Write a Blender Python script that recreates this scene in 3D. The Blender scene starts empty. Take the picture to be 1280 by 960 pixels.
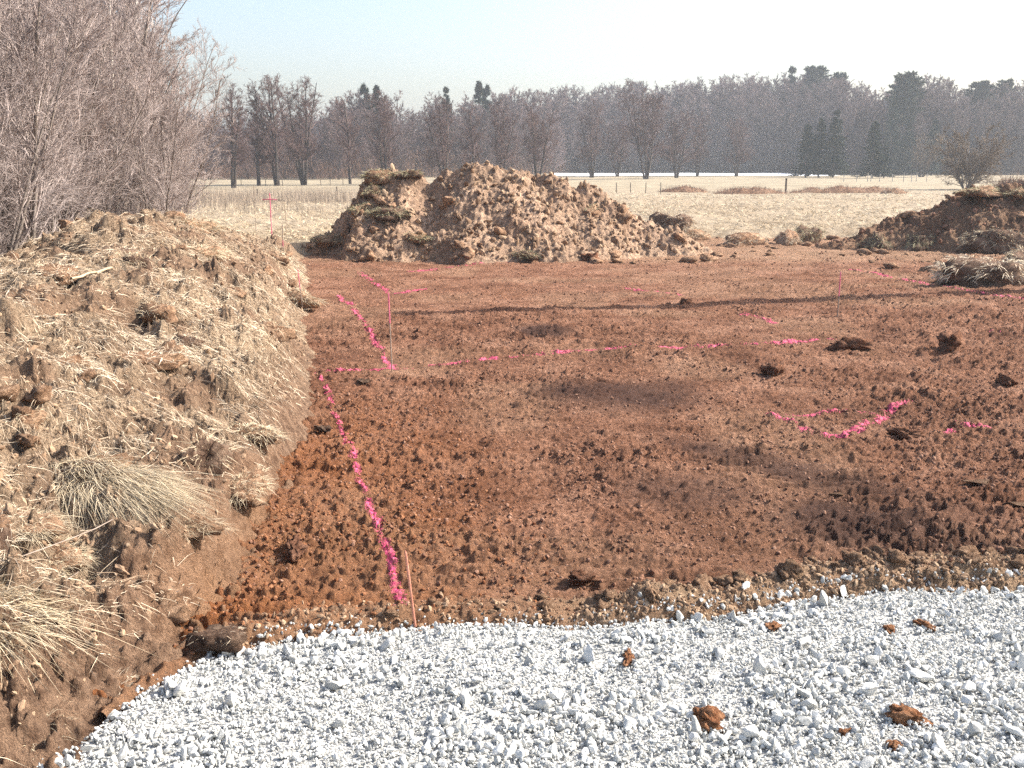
import bpy, bmesh, math, random
import numpy as np
from mathutils import Vector

# ------------------------------------------------------------------ camera, sky, sun, exposure
scene = bpy.context.scene
COL = scene.collection
CAM_H, FPX = 2.6, 1256.0
PITCH = math.atan((480 - 203) / FPX)
cam_data = bpy.data.cameras.new('camera')
cam = bpy.data.objects.new('camera', cam_data); COL.objects.link(cam)
cam.location = (0, 0, CAM_H); cam.rotation_euler = (math.pi / 2 - PITCH, 0, 0)
cam_data.sensor_width = 36; cam_data.lens = 36 * FPX / 1280
cam_data.clip_start = 0.05; cam_data.clip_end = 6000
scene.camera = cam

SUN_EL = math.radians(38)
SUN_H = np.array([0.970, 0.244])
sun_dir = Vector((SUN_H[0] * math.cos(SUN_EL), SUN_H[1] * math.cos(SUN_EL), math.sin(SUN_EL)))
world = bpy.data.worlds.new('World'); scene.world = world; world.use_nodes = True
wn = world.node_tree; wn.nodes.clear()
sky = wn.nodes.new('ShaderNodeTexSky'); sky.sky_type = 'NISHITA'; sky.sun_disc = False
sky.sun_elevation = SUN_EL; sky.sun_rotation = math.atan2(SUN_H[0], SUN_H[1])
sky.air_density = 1.0; sky.dust_density = 4.0; sky.ozone_density = 1.0
bg = wn.nodes.new('ShaderNodeBackground'); bg.inputs['Strength'].default_value = 0.128
wo = wn.nodes.new('ShaderNodeOutputWorld')
wn.links.new(sky.outputs[0], bg.inputs[0]); wn.links.new(bg.outputs[0], wo.inputs[0])
sl = bpy.data.lights.new('sun', 'SUN'); sl.energy = 4.6; sl.angle = math.radians(0.5); sl.color = (1, 0.94, 0.85)
so = bpy.data.objects.new('sun', sl); COL.objects.link(so)
so.rotation_euler = sun_dir.to_track_quat('Z', 'Y').to_euler(); so.location = (60, 20, 60)
vs = scene.view_settings
vs.view_transform = 'Standard'; vs.look = 'None'; vs.exposure = 1.25; vs.gamma = 1; vs.use_curve_mapping = False
scene.cycles.max_bounces = 6; scene.cycles.diffuse_bounces = 3; scene.cycles.volume_bounces = 1
scene.cycles.use_denoising = False

# ------------------------------------------------------------------ numpy helpers
def h2(ix, iy, s):
    a = (ix.astype(np.int64) * 374761393 + iy.astype(np.int64) * 668265263 + s * 1442695041) & 0xFFFFFFFF
    a = ((a ^ (a >> 13)) * 1274126177) & 0xFFFFFFFF
    a = ((a ^ (a >> 16)) * 2246822519) & 0xFFFFFFFF
    return ((a ^ (a >> 15)) & 0xFFFFFF) / float(0x1000000)
def vn(x, y, s=0):
    x = np.asarray(x, float); y = np.asarray(y, float)
    ix = np.floor(x); iy = np.floor(y); fx = x - ix; fy = y - iy
    fx = fx * fx * (3 - 2 * fx); fy = fy * fy * (3 - 2 * fy)
    a = h2(ix, iy, s); b = h2(ix + 1, iy, s); c = h2(ix, iy + 1, s); d = h2(ix + 1, iy + 1, s)
    return (a + (b - a) * fx) * (1 - fy) + (c + (d - c) * fx) * fy
def fbm(x, y, s=0, o=4, g=0.5):
    t = 0; a = 1; n = 0
    for k in range(o):
        t = t + a * (vn(x + 17.3 * k, y - 9.1 * k, s + k) * 2 - 1); n += a; a *= g; x = x * 2.03; y = y * 2.03
    return t / n
def peb(x, y, cell, s, prob=0.6, r0=0.25, r1=0.5, flat=0.8):
    x = np.asarray(x, float) / cell; y = np.asarray(y, float) / cell
    ix = np.floor(x); iy = np.floor(y); out = np.zeros_like(x)
    for dx in (-1, 0, 1):
        for dy in (-1, 0, 1):
            jx = ix + dx; jy = iy + dy
            cx = jx + 0.15 + 0.7 * h2(jx, jy, s); cy = jy + 0.15 + 0.7 * h2(jx, jy, s + 1)
            r = r0 + (r1 - r0) * h2(jx, jy, s + 2)
            on = h2(jx, jy, s + 3) < prob
            q = 1 - ((x - cx) ** 2 + (y - cy) ** 2) / (r * r)
            out = np.maximum(out, np.where(on & (q > 0), np.sqrt(np.maximum(q, 0)) * r * flat * cell, 0))
    return out
def sm(a, b, x):
    t = np.clip((np.asarray(x, float) - a) / (b - a), 0, 1); return t * t * (3 - 2 * t)
def n3(p, f, s):
    x, y, z = p[..., 0] * f, p[..., 1] * f, p[..., 2] * f; iz = np.floor(z); fz = z - iz; fz = fz * fz * (3 - 2 * fz)
    lay = lambda k: np.select([np.mod(k, 4) == q for q in range(4)], [vn(x + 31.7 * k, y + 17.1 * k, s + q) for q in range(4)])
    return (lay(iz) * (1 - fz) + lay(iz + 1) * fz) * 2 - 1
def norm(v): return v / np.maximum(np.linalg.norm(v, axis=-1, keepdims=True), 1e-9)

def mesh(name, V, F, attrs=None, smooth=False, mi=None):
    V = np.asarray(V, np.float32); F = np.asarray(F, np.int32); k = F.shape[1]
    me = bpy.data.meshes.new(name)
    me.vertices.add(len(V)); me.vertices.foreach_set('co', V.ravel())
    me.loops.add(F.size); me.loops.foreach_set('vertex_index', F.ravel())
    me.polygons.add(len(F)); me.polygons.foreach_set('loop_start', np.arange(0, F.size, k, dtype=np.int32))
    me.polygons.foreach_set('loop_total', np.full(len(F), k, np.int32))
    if mi is not None: me.polygons.foreach_set('material_index', np.asarray(mi, np.int32))
    if smooth: me.polygons.foreach_set('use_smooth', np.ones(len(F), bool))
    for a, v in (attrs or {}).items():
        at = me.attributes.new(a, 'FLOAT', 'POINT'); at.data.foreach_set('value', np.asarray(v, np.float32).ravel())
    me.update(calc_edges=True); me.validate()
    return me
def link(name, me, mat=None, parent=None, kind=None):
    o = bpy.data.objects.new(name, me); COL.objects.link(o)
    if mat is not None:
        for m in (mat if isinstance(mat, (list, tuple)) else [mat]):
            if len(me.materials) < (len(mat) if isinstance(mat, (list, tuple)) else 1): me.materials.append(m)
    if parent: o.parent = parent
    if kind: o['kind'] = kind
    return o
def empty(name, loc=(0, 0, 0), rz=0, sc=1):
    o = bpy.data.objects.new(name, None); COL.objects.link(o); o.location = loc; o.rotation_euler = (0, 0, rz)
    o.scale = (sc, sc, sc) if np.isscalar(sc) else sc
    o.empty_display_size = 0.1
    return o
def tag(o, label, cat, group=None):
    o['label'] = label; o['category'] = cat
    if group: o['group'] = group
    return o
def copy_tree(o, parent=None):
    c = o.copy(); COL.objects.link(c); c.parent = parent
    for ch in list(o.children): copy_tree(ch, c)
    return c
def grid_faces(nr, nc):
    i = np.arange((nr - 1) * (nc - 1)); r = i // (nc - 1); c = i % (nc - 1); a = r * nc + c
    return np.stack([a, a + 1, a + nc + 1, a + nc], 1)
class Bag:
    def __init__(s): s.V = []; s.F = []; s.A = []; s.n = 0
    def add(s, V, F, A=None):
        s.V.append(V); s.F.append(F + s.n); s.n += len(V)
        s.A.append(np.zeros(len(V)) if A is None else A)
    def mesh(s, name, smooth=False):
        return mesh(name, np.concatenate(s.V), np.concatenate(s.F), {'shade': np.concatenate(s.A)}, smooth)

# ------------------------------------------------------------------ picking a point of the place seen at a pixel of the photograph
def ray(px, py):
    cx = (px - 640) / FPX; cy = -(py - 480) / FPX
    return np.array([cx, math.cos(PITCH) + cy * math.sin(PITCH), -math.sin(PITCH) + cy * math.cos(PITCH)])
def at(px, py, z=0.0):
    d = ray(px, py); t = (z - CAM_H) / d[2]; return np.array([d[0] * t, d[1] * t, z])
def far_at(px, dist): return (px - 640) / FPX * dist * 0.977
def hit(px, py, zf, t0=2.5, t1=60):
    d = ray(px, py); t = np.arange(t0, t1, 0.02); P = np.array([0, 0, CAM_H]) + t[:, None] * d
    z = zf(P[:, 0], P[:, 1]); k = np.argmax(P[:, 2] < z)
    return np.array([P[k, 0], P[k, 1], z[k]])

# ------------------------------------------------------------------ materials
def mat_new(name, rough=0.95):
    m = bpy.data.materials.new(name); m.use_nodes = True; t = m.node_tree
    b = t.nodes['Principled BSDF']; b.inputs['Roughness'].default_value = rough
    b.inputs['Specular IOR Level'].default_value = 0.15
    return m, t, b
def N(t, ty, **kw):
    n = t.nodes.new(ty)
    for k, v in kw.items():
        if k in n.inputs: n.inputs[k].default_value = v
        else: setattr(n, k, v)
    return n
def noise(t, scale, detail=4, rough=0.55, vec=None):
    n = N(t, 'ShaderNodeTexNoise', Scale=scale, Detail=detail, Roughness=rough)
    if vec is not None: t.links.new(vec, n.inputs['Vector'])
    return n.outputs['Fac']
def ramp(t, fac, stops):
    r = t.nodes.new('ShaderNodeValToRGB'); e = r.color_ramp.elements
    while len(e) < len(stops): e.new(0.5)
    for q, (p, c) in zip(e, stops): q.position = p; q.color = (*c, 1)
    t.links.new(fac, r.inputs[0]); return r.outputs[0]
def mix(t, fac, a, b, blend='MIX'):
    n = t.nodes.new('ShaderNodeMix'); n.data_type = 'RGBA'; n.blend_type = blend
    for s, v in ((n.inputs[0], fac), (n.inputs[6], a), (n.inputs[7], b)):
        if isinstance(v, (int, float)): s.default_value = v
        elif isinstance(v, tuple): s.default_value = (*v, 1)
        else: t.links.new(v, s)
    return n.outputs[2]
def attr(t, name):
    n = t.nodes.new('ShaderNodeAttribute'); n.attribute_name = name; return n.outputs['Fac']
def mul(t, a, b):
    n = t.nodes.new('ShaderNodeMath'); n.operation = 'MULTIPLY'; n.use_clamp = True
    for s, v in ((n.inputs[0], a), (n.inputs[1], b)):
        if isinstance(v, (int, float)): s.default_value = v
        else: t.links.new(v, s)
    return n.outputs[0]
def bump(t, b, fac, dist, strength=1.0):
    n = t.nodes.new('ShaderNodeBump'); n.inputs['Distance'].default_value = dist; n.inputs['Strength'].default_value = strength
    t.links.new(fac, n.inputs['Height']); t.links.new(n.outputs[0], b.inputs['Normal'])
def objvec(t, scale=None):
    c = t.nodes.new('ShaderNodeTexCoord').outputs['Object']
    if scale is None: return c
    m = t.nodes.new('ShaderNodeMapping'); m.inputs['Scale'].default_value = scale
    t.links.new(c, m.inputs[0]); return m.outputs[0]
def soil_mat(name, stops, fine=45, use_attr=True, bd=0.09):
    m, t, b = mat_new(name); v = objvec(t)
    c = ramp(t, noise(t, 1.1, 6, 0.62, v), [((p_ - 0.5) * 0.6 + 0.5, c_) for p_, c_ in stops])
    c = mix(t, 0.75, c, ramp(t, noise(t, fine, 4, 0.65, v), [(0.38, (0.45, 0.41, 0.39)), (0.5, (0.95, 0.94, 0.93)), (0.62, (1.40, 1.44, 1.48))]), 'MULTIPLY')
    if use_attr:
        c = mix(t, attr(t, 'orange'), c, ramp(t, noise(t, 22, 4, 0.6, v), [(0.3, (0.24, 0.092, 0.042)), (0.7, (0.48, 0.215, 0.10))]))
        c = mix(t, attr(t, 'dry'), c, ramp(t, noise(t, 14, 4, 0.6, v), [(0.3, (0.34, 0.225, 0.14)), (0.7, (0.58, 0.42, 0.285))]))
        c = mix(t, attr(t, 'damp_shade'), c, (0.085, 0.045, 0.034))  # wet spot and shadow bands, both painted as darker soil
    t.links.new(c, b.inputs['Base Color'])
    bump(t, b, noise(t, fine * 1.3, 6, 0.75, v), bd)
    return m
M = {}
M['soil'] = soil_mat('red_brown_soil', [(0.25, (0.185, 0.088, 0.054)), (0.5, (0.29, 0.148, 0.094)), (0.75, (0.385, 0.215, 0.145))], 30)
M['heap'] = soil_mat('dry_loose_soil', [(0.25, (0.21, 0.122, 0.074)), (0.5, (0.325, 0.202, 0.126)), (0.75, (0.42, 0.275, 0.18))], 9)
M['heap_dark'] = soil_mat('dark_loose_soil', [(0.25, (0.17, 0.088, 0.050)), (0.5, (0.27, 0.152, 0.090)), (0.75, (0.37, 0.225, 0.14))], 18)
M['clod'] = soil_mat('clod_soil', [(0.25, (0.20, 0.11, 0.066)), (0.5, (0.31, 0.18, 0.11)), (0.75, (0.42, 0.265, 0.17))], 40, False)
M['clod_red'] = soil_mat('red_clod_soil', [(0.25, (0.17, 0.072, 0.038)), (0.5, (0.28, 0.13, 0.075)), (0.75, (0.38, 0.19, 0.115))], 40, False)
M['clod_orange'] = soil_mat('orange_clod_soil', [(0.25, (0.28, 0.10, 0.04)), (0.5, (0.45, 0.20, 0.09)), (0.75, (0.55, 0.30, 0.16))], 60, False)
M['clod_dark'] = soil_mat('dark_clod_soil', [(0.25, (0.10, 0.058, 0.04)), (0.5, (0.17, 0.105, 0.072)), (0.75, (0.25, 0.165, 0.11))], 40, False)

for k_, (lo, mi_, hi) in {'clod': ((0.22, 0.125, 0.074), (0.34, 0.205, 0.125), (0.45, 0.29, 0.185)), 'clod_red': ((0.17, 0.072, 0.038), (0.27, 0.128, 0.075), (0.37, 0.19, 0.115)), 'clod_orange': ((0.26, 0.10, 0.045), (0.42, 0.195, 0.095), (0.55, 0.30, 0.17)), 'clod_dark': ((0.12, 0.070, 0.047), (0.19, 0.118, 0.080), (0.27, 0.18, 0.125)), 'heap': ((0.24, 0.145, 0.09), (0.35, 0.225, 0.142), (0.45, 0.30, 0.20))}.items():
    M[k_ + '_u'] = soil_mat('lump_' + k_, [(0.25, lo), (0.5, mi_), (0.75, hi)], 5, False, 0.05)
def straw_mat(name, lo, hi, rough=0.8):
    m, t, b = mat_new(name, rough)
    t.links.new(ramp(t, attr(t, 'shade'), [(0.0, lo), (1.0, hi)]), b.inputs['Base Color'])
    return m
M['straw'] = straw_mat('dry_straw', (0.34, 0.235, 0.145), (0.82, 0.69, 0.50))
M['straw_pale'] = straw_mat('pale_dry_grass', (0.42, 0.32, 0.19), (0.74, 0.62, 0.43))
M['straw_green'] = straw_mat('faded_green_grass', (0.22, 0.20, 0.10), (0.66, 0.59, 0.38))
M['reed'] = straw_mat('grey_reed', (0.26, 0.20, 0.155), (0.52, 0.43, 0.34))
M['bramble'] = straw_mat('brown_bramble', (0.17, 0.10, 0.07), (0.40, 0.24, 0.17))

m, t, b = mat_new('straw_bank_soil'); v = objvec(t)
c = ramp(t, noise(t, 1.6, 6, 0.6, v), [(0.3, (0.25, 0.16, 0.10)), (0.5, (0.40, 0.28, 0.18)), (0.7, (0.54, 0.40, 0.265))])
c = mix(t, 0.8, c, ramp(t, noise(t, 34, 5, 0.7, v), [(0.38, (0.42, 0.39, 0.37)), (0.5, (1, 1, 1)), (0.62, (1.38, 1.42, 1.45))]), 'MULTIPLY')
c = mix(t, attr(t, 'bare'), c, ramp(t, noise(t, 12, 5, 0.65, v), [(0.38, (0.16, 0.09, 0.054)), (0.62, (0.37, 0.23, 0.145))]))
c = mix(t, attr(t, 'orange'), c, (0.40, 0.21, 0.105))
t.links.new(c, b.inputs['Base Color']); bump(t, b, noise(t, 38, 5, 0.75, v), 0.09); M['bank'] = m

m, t, b = mat_new('straw_meadow'); v = objvec(t)
c = ramp(t, noise(t, 0.07, 5, 0.6, v), [(0.3, (0.36, 0.28, 0.19)), (0.5, (0.46, 0.37, 0.26)), (0.7, (0.54, 0.445, 0.325))])
c = mix(t, 0.6, c, ramp(t, noise(t, 2.2, 5, 0.7, v), [(0.38, (0.62, 0.56, 0.50)), (0.55, (1.08, 1.08, 1.08))]), 'MULTIPLY')
c = mix(t, attr(t, 'far'), c, ramp(t, noise(t, 0.3, 4, 0.6, v), [(0.38, (0.34, 0.28, 0.19)), (0.62, (0.50, 0.42, 0.29))]))
t.links.new(c, b.inputs['Base Color']); bump(t, b, noise(t, 8, 5, 0.7, v), 0.05); M['meadow'] = m

m, t, b = mat_new('crushed_limestone', 0.85); v = objvec(t)
c = ramp(t, attr(t, 'shade'), [(0, (0.33, 0.34, 0.33)), (0.5, (0.53, 0.535, 0.51)), (1, (0.73, 0.725, 0.69))])
c = mix(t, 0.5, c, ramp(t, noise(t, 25, 3, 0.6, v), [(0.35, (0.72, 0.74, 0.76)), (0.6, (1.05, 1.05, 1.04))]), 'MULTIPLY')
t.links.new(c, b.inputs['Base Color']); bump(t, b, noise(t, 160, 3, 0.6, v), 0.004); M['stone'] = m
m, t, b = mat_new('limestone_block', 0.85); v = objvec(t)
oi = t.nodes.new('ShaderNodeObjectInfo')
c = ramp(t, oi.outputs['Random'], [(0, (0.44, 0.44, 0.42)), (0.5, (0.58, 0.575, 0.545)), (1, (0.72, 0.71, 0.67))])
c = mix(t, 0.5, c, ramp(t, noise(t, 3, 4, 0.6, v), [(0.35, (0.80, 0.80, 0.80)), (0.6, (1.05, 1.05, 1.04))]), 'MULTIPLY')
t.links.new(c, b.inputs['Base Color']); bump(t, b, noise(t, 6, 3, 0.6, v), 0.006); M['block'] = m
m, t, b = mat_new('limestone_grit', 0.9); v = objvec(t)
c = ramp(t, noise(t, 110, 4, 0.7, v), [(0.38, (0.22, 0.225, 0.22)), (0.5, (0.47, 0.47, 0.45)), (0.62, (0.66, 0.655, 0.63))])
t.links.new(c, b.inputs['Base Color']); bump(t, b, noise(t, 110, 4, 0.7, v), 0.012); M['grit'] = m

def bark(name, lo, hi, sc=3):
    m, t, b = mat_new(name, 0.85); v = objvec(t)
    t.links.new(ramp(t, noise(t, sc, 4, 0.6, v), [(0.3, lo), (0.7, hi)]), b.inputs['Base Color']); return m
M['thicket_bark'] = bark('grey_bark', (0.19, 0.155, 0.13), (0.36, 0.305, 0.265))
M['thicket_twig'] = bark('pale_twigs', (0.30, 0.245, 0.225), (0.52, 0.44, 0.41), 1.2)
M['birch'] = bark('pale_birch_bark', (0.50, 0.45, 0.39), (0.78, 0.72, 0.64), 2)
M['alder_bark'] = bark('dark_alder_bark', (0.055, 0.045, 0.04), (0.11, 0.09, 0.08), 1)
M['alder_twig'] = bark('reddish_alder_twigs', (0.11, 0.07, 0.066), (0.18, 0.122, 0.112), 0.5)
M['wood_twig'] = bark('brown_wood_twigs', (0.095, 0.068, 0.066), (0.175, 0.13, 0.125), 0.3)
M['bush_twig'] = bark('ochre_bush_twigs', (0.17, 0.125, 0.088), (0.29, 0.225, 0.165), 0.5)
M['needle'] = bark('dark_needles', (0.012, 0.027, 0.017), (0.032, 0.056, 0.032), 0.6)
M['pine'] = bark('grey_green_needles', (0.022, 0.038, 0.026), (0.055, 0.075, 0.046), 0.6)
M['post'] = bark('weathered_post_wood', (0.07, 0.055, 0.045), (0.15, 0.12, 0.10), 6)
M['post_pale'] = bark('pale_post_wood', (0.40, 0.37, 0.33), (0.60, 0.56, 0.50), 6)
M['pole'] = bark('utility_pole_wood', (0.10, 0.075, 0.055), (0.20, 0.155, 0.115), 5)
M['stake'] = bark('pinkish_stake_wood', (0.50, 0.20, 0.13), (0.74, 0.36, 0.26), 9)
M['stake_pink'] = bark('pink_sprayed_wood', (0.72, 0.13, 0.24), (0.88, 0.28, 0.38), 9)
M['stake_grey'] = bark('thin_grey_rod', (0.30, 0.24, 0.19), (0.45, 0.36, 0.30), 9)
M['straw_stick'] = bark('straw_coloured_stick', (0.42, 0.33, 0.21), (0.58, 0.47, 0.32), 9)
M['hill'] = bark('far_wooded_hill', (0.05, 0.042, 0.044), (0.10, 0.083, 0.082), 0.12)
m, t, b = mat_new('pink_spray_paint', 0.75); v = objvec(t)
c = ramp(t, noise(t, 42, 3, 0.7, v), [(0.36, (0.27, 0.12, 0.085)), (0.47, (0.50, 0.10, 0.15)), (0.58, (0.70, 0.085, 0.21)), (0.8, (0.74, 0.20, 0.31))])
t.links.new(c, b.inputs['Base Color']); M['paint'] = m
m, t, b = mat_new('old_snow', 0.7); b.inputs['Base Color'].default_value = (0.86, 0.88, 0.9, 1); M['snow'] = m

# ------------------------------------------------------------------ shapes of the land
rng = np.random.default_rng(7)
def yedge(x):      # where the gravel ends
    x = np.asarray(x, float)
    return np.interp(x, [-2.3, -2.0, -1.85, -1.63, -1.25, -0.55, 0.55, 1.22, 1.75, 2.53, 3.2, 6, 12], [3.0, 3.95, 4.48, 4.93, 5.18, 5.31, 5.34, 5.47, 5.69, 5.8, 5.86, 6.1, 6.6]) + 0.05 * fbm(x * 2.2, x * 0 + 3.3, 5, 3)
def xfoot(y):      # foot of the left bank
    y = np.asarray(y, float)
    return np.interp(y, [0, 3, 3.95, 4.48, 4.93, 5.36, 5.86, 6.84, 8.05, 10.96, 14.5, 19.9, 26.4, 40], [-2.3, -2.15, -2.02, -1.9, -1.84, -1.86, -1.86, -1.82, -1.9, -2.2, -2.95, -4.05, -5.4, -8.2]) + 0.12 * fbm(y * 1.1, y * 0 + 1.7, 15, 3) + 0.05 * fbm(y * 5.0, y * 0 + 4.7, 16, 3)
def crumb(x, y, c, s):
    wx = x + 0.5 * c * fbm(x / c * 1.3, y / c * 1.3, s, 2); wy = y + 0.5 * c * fbm(x / c * 1.3 + 7, y / c * 1.3, s + 1, 2)
    z = peb(wx, wy, c, s + 2, 0.8, 0.22, 0.55, 0.9) + 0.5 * peb(wx, wy, c * 0.47, s + 6, 0.85, 0.25, 0.55, 0.9)
    return z + 0.35 * c * np.abs(fbm(x / c * 0.45, y / c * 0.45, s + 11, 3, 0.6))
def pad_rough(x, y):
    r = 0.62 + 0.6 * sm(-0.1, 0.5, fbm(x * 0.3 + 3, y * 0.3, 31, 3))
    r = r + 0.7 * sm(2.2, 0.2, x - xfoot(y)) * sm(14, 8, y)
    r = r + 0.55 * sm(0.28, 0.5, x / np.maximum(y, 1))
    return np.clip(r, 0.2, 1.6)
def z_pad(x, y):
    z = 0.05 * fbm(x * 0.3, y * 0.3, 21, 3) + 0.03 * fbm(x * 1.2, y * 1.2, 22, 3)
    r = pad_rough(x, y)
    tr = np.sin(2 * np.pi * (y / 0.19 + 0.08 * x + 0.5 * fbm(x * 0.8, y * 0.8, 23, 2)))
    z = z + 0.028 * tr * sm(0.45, 0.65, vn(x * 0.35, y * 0.5, 24)) * sm(-0.4, 0.3, fbm(x * 2, y * 2, 241, 2))
    wx = x + 0.09 * fbm(x * 8, y * 8, 25, 3, 0.7); wy = y + 0.09 * fbm(x * 8 + 9, y * 8, 26, 3, 0.7)
    rd = 1 - np.abs(fbm(x * 3.2, y * 4.5, 52, 4, 0.6)) * 3.0
    z = z + r * (0.6 * peb(wx, wy, 0.45, 41, 0.12, 0.08, 0.18, 0.5) + 0.8 * peb(wx, wy, 0.17, 45, 0.40, 0.12, 0.36, 0.45) + 0.8 * peb(wx, wy, 0.075, 49, 0.6, 0.2, 0.44, 0.6))
    z = z + 0.024 * r * fbm(x * 6, y * 8, 51, 3, 0.7) + 0.012 * r * rd + 0.038 * fbm(x * 3.2, y * 13, 58, 4, 0.65) + (0.75 + 0.65 * sm(0.3, 0.7, vn(x * 2.1, y * 3.1, 54))) * r * (0.75 * crumb(x * 0.75, y, 0.055, 301) + 0.012 * fbm(x * 24, y * 30, 53, 2, 0.75)) + 0.5 * r * sm(0.55, 0.8, vn(x * 1.1, y * 1.6, 57)) * crumb(x * 0.8, y, 0.14, 305)
    e = yedge(x)
    rh = 0.06 + 0.12 * sm(0.3, 0.9, x) * (0.55 + 0.45 * vn(x * 2.3, x * 0, 61))
    rg = np.exp(-((y - e - 0.12) / (0.14 + 0.07 * sm(0.5, 1.2, x))) ** 2)
    z = z * (1 - 0.55 * rg) + rh * rg * (0.6 + 0.6 * vn(x * 5, y * 5, 64)) + rg * (0.35 * crumb(x, y, 0.2, 66) + 0.25 * crumb(x, y, 0.09, 68))
    return z - 0.12 * sm(0.0, -0.35, y - e)
def damp_shade(x, y):  # mask: one wet spot plus a diagonal chain of painted shadow bands
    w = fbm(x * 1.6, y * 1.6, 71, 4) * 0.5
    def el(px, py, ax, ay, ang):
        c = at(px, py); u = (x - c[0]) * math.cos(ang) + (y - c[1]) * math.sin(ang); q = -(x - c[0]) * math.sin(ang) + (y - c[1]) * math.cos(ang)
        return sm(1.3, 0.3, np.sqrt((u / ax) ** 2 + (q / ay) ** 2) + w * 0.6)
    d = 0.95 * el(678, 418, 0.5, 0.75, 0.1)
    d = np.maximum(d, 0.72 * el(775, 495, 1.1, 0.9, 0.2))  # from here on the shadow bands, put into the soil colour
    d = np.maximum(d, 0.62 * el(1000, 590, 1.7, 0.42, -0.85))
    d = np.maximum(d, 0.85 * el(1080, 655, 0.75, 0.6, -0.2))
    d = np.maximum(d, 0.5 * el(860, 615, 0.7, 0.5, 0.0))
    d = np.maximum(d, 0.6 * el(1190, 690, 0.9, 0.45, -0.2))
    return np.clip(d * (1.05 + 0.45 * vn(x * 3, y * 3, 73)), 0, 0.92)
HC_Y = [2, 3, 4, 5, 7, 10, 15, 19, 21, 23, 25, 27, 30]
HC_H = [0.45, 0.55, 0.7, 0.9, 1.18, 1.36, 1.50, 1.52, 1.40, 1.15, 0.75, 0.45, 0.32]
def z_bank_s(x, y):
    d = xfoot(y) - x
    hc = np.interp(y, HC_Y, HC_H)
    cutm = sm(11, 8.5, y) * sm(4.5, 5.5, y)
    cut = 0.30 * (sm(-0.02, 0.26, d) * cutm + sm(-0.05, 0.8, d) * (1 - cutm))
    w = 2.9
    rise = (hc - 0.30) * np.sin(np.clip(d / w, 0, 1) * np.pi / 2) ** 1.15
    back = (hc - 0.30) * sm(w + 0.4, w + 3.2, d)
    z = cut + rise - back
    gx, gy = -2.35, 5.15                       # gully beside the big fallen sod
    z = z - 0.24 * np.exp(-(((x - gx) / 0.45) ** 2 + ((y - gy - 0.25 * (x - gx)) / 0.20) ** 2))
    return z
def z_bank(x, y):
    d = xfoot(y) - x; k = sm(-0.05, 0.45, d)
    wx = x + 0.22 * fbm(x * 4, y * 4, 85, 4, 0.7); wy = y + 0.22 * fbm(x * 4 + 5, y * 4, 86, 4, 0.7)
    z = z_bank_s(x, y) + k * (0.16 * fbm(x * 0.9, y * 0.9, 81, 3) + 0.25 * fbm(x * 2.4, y * 2.4, 82, 5, 0.6))
    z = z + k * (1.2 * peb(wx, wy, 0.9, 87, 0.4, 0.14, 0.32, 0.6) + 0.8 * peb(wx, wy, 0.34, 91, 0.4, 0.14, 0.38, 0.5) + 0.7 * peb(wx, wy, 0.13, 95, 0.5, 0.2, 0.42, 0.6))
    return z + 0.04 * fbm(x * 7, y * 7, 83, 4, 0.72) * (0.6 + 0.8 * vn(x * 1.8, y * 1.8, 84)) + (0.35 + 0.65 * np.maximum(k, sm(9.5, 8, y))) * (0.7 * crumb(x, y, 0.15, 321) * (0.2 + 0.9 * vn(x * 2.4, y * 2.4, 88)) + (0.9 + 0.5 * sm(7, 5.5, y)) * crumb(x, y, 0.075, 325) + sm(6.5, 5.2, y) * 0.8 * crumb(x, y, 0.19, 327)) - 0.10 * sm(0.05, -0.3, d)
def top_main(x):
    yr = 29.7
    pts = [(360, 305), (385, 297), (420, 278), (440, 256), (455, 228), (475, 215), (490, 209), (515, 211), (535, 226), (560, 213), (590, 198), (615, 204), (640, 208), (690, 216), (730, 231), (770, 247), (800, 265), (840, 281), (868, 294), (895, 304)]
    return np.interp(x, [(p - 640) / FPX * yr * 0.995 for p, q in pts], [max(0, CAM_H - (q - 203) / FPX * yr) - 0.02 if 360 < p < 895 else 0 for p, q in pts])
def z_main(x, y):
    wx = x + 0.25 * fbm(x * 1.1, y * 1.1, 101, 3)
    tp = np.maximum(top_main(wx), 0)
    ridge = 29.7 + 0.25 * fbm(x * 0.6, x * 0, 102, 2)
    wf = 0.5 + tp * 1.25
    t = np.abs(y - ridge) / wf
    z = tp * np.clip(1 - t, 0, 1) ** 1.12
    k = sm(0.0, 0.35, z)
    left = sm(-0.9, -2.2, x)
    gul = np.sin(x * 3.1 + 3 * fbm(x * 0.7, y * 0.5, 103, 2))
    z = z + k * (0.30 * fbm(x * 1.3, y * 1.3, 104, 4, 0.55) + 0.05 * gul * (1 - left) + left * 0.16 * fbm(x * 1.9, y * 1.9, 107, 3))
    mk = sm(0.35, 0.65, vn(x * 0.8 + 4, y * 0.8, 106)) + 0.5 * left
    z = z - 0.08 + k * (0.7 * peb(wx, y, 1.0, 105, 0.3, 0.12, 0.32, 0.5) + mk * (0.8 * peb(wx, y, 0.42, 109, 0.4, 0.14, 0.40, 0.55) + 0.6 * peb(x, y, 0.2, 113, 0.4, 0.18, 0.42, 0.6)))
    k = sm(0.0, 0.1, z)
    return z + k * (0.09 * fbm(x * 5, y * 5, 115, 4, 0.75) + 0.05 * fbm(x * 14, y * 14, 116, 2) + (0.25 + 0.7 * vn(x * 1.1, y * 1.1, 108)) * crumb(x, y, 0.17, 341)) - 0.06 * sm(0.12, 0.0, z)
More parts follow.
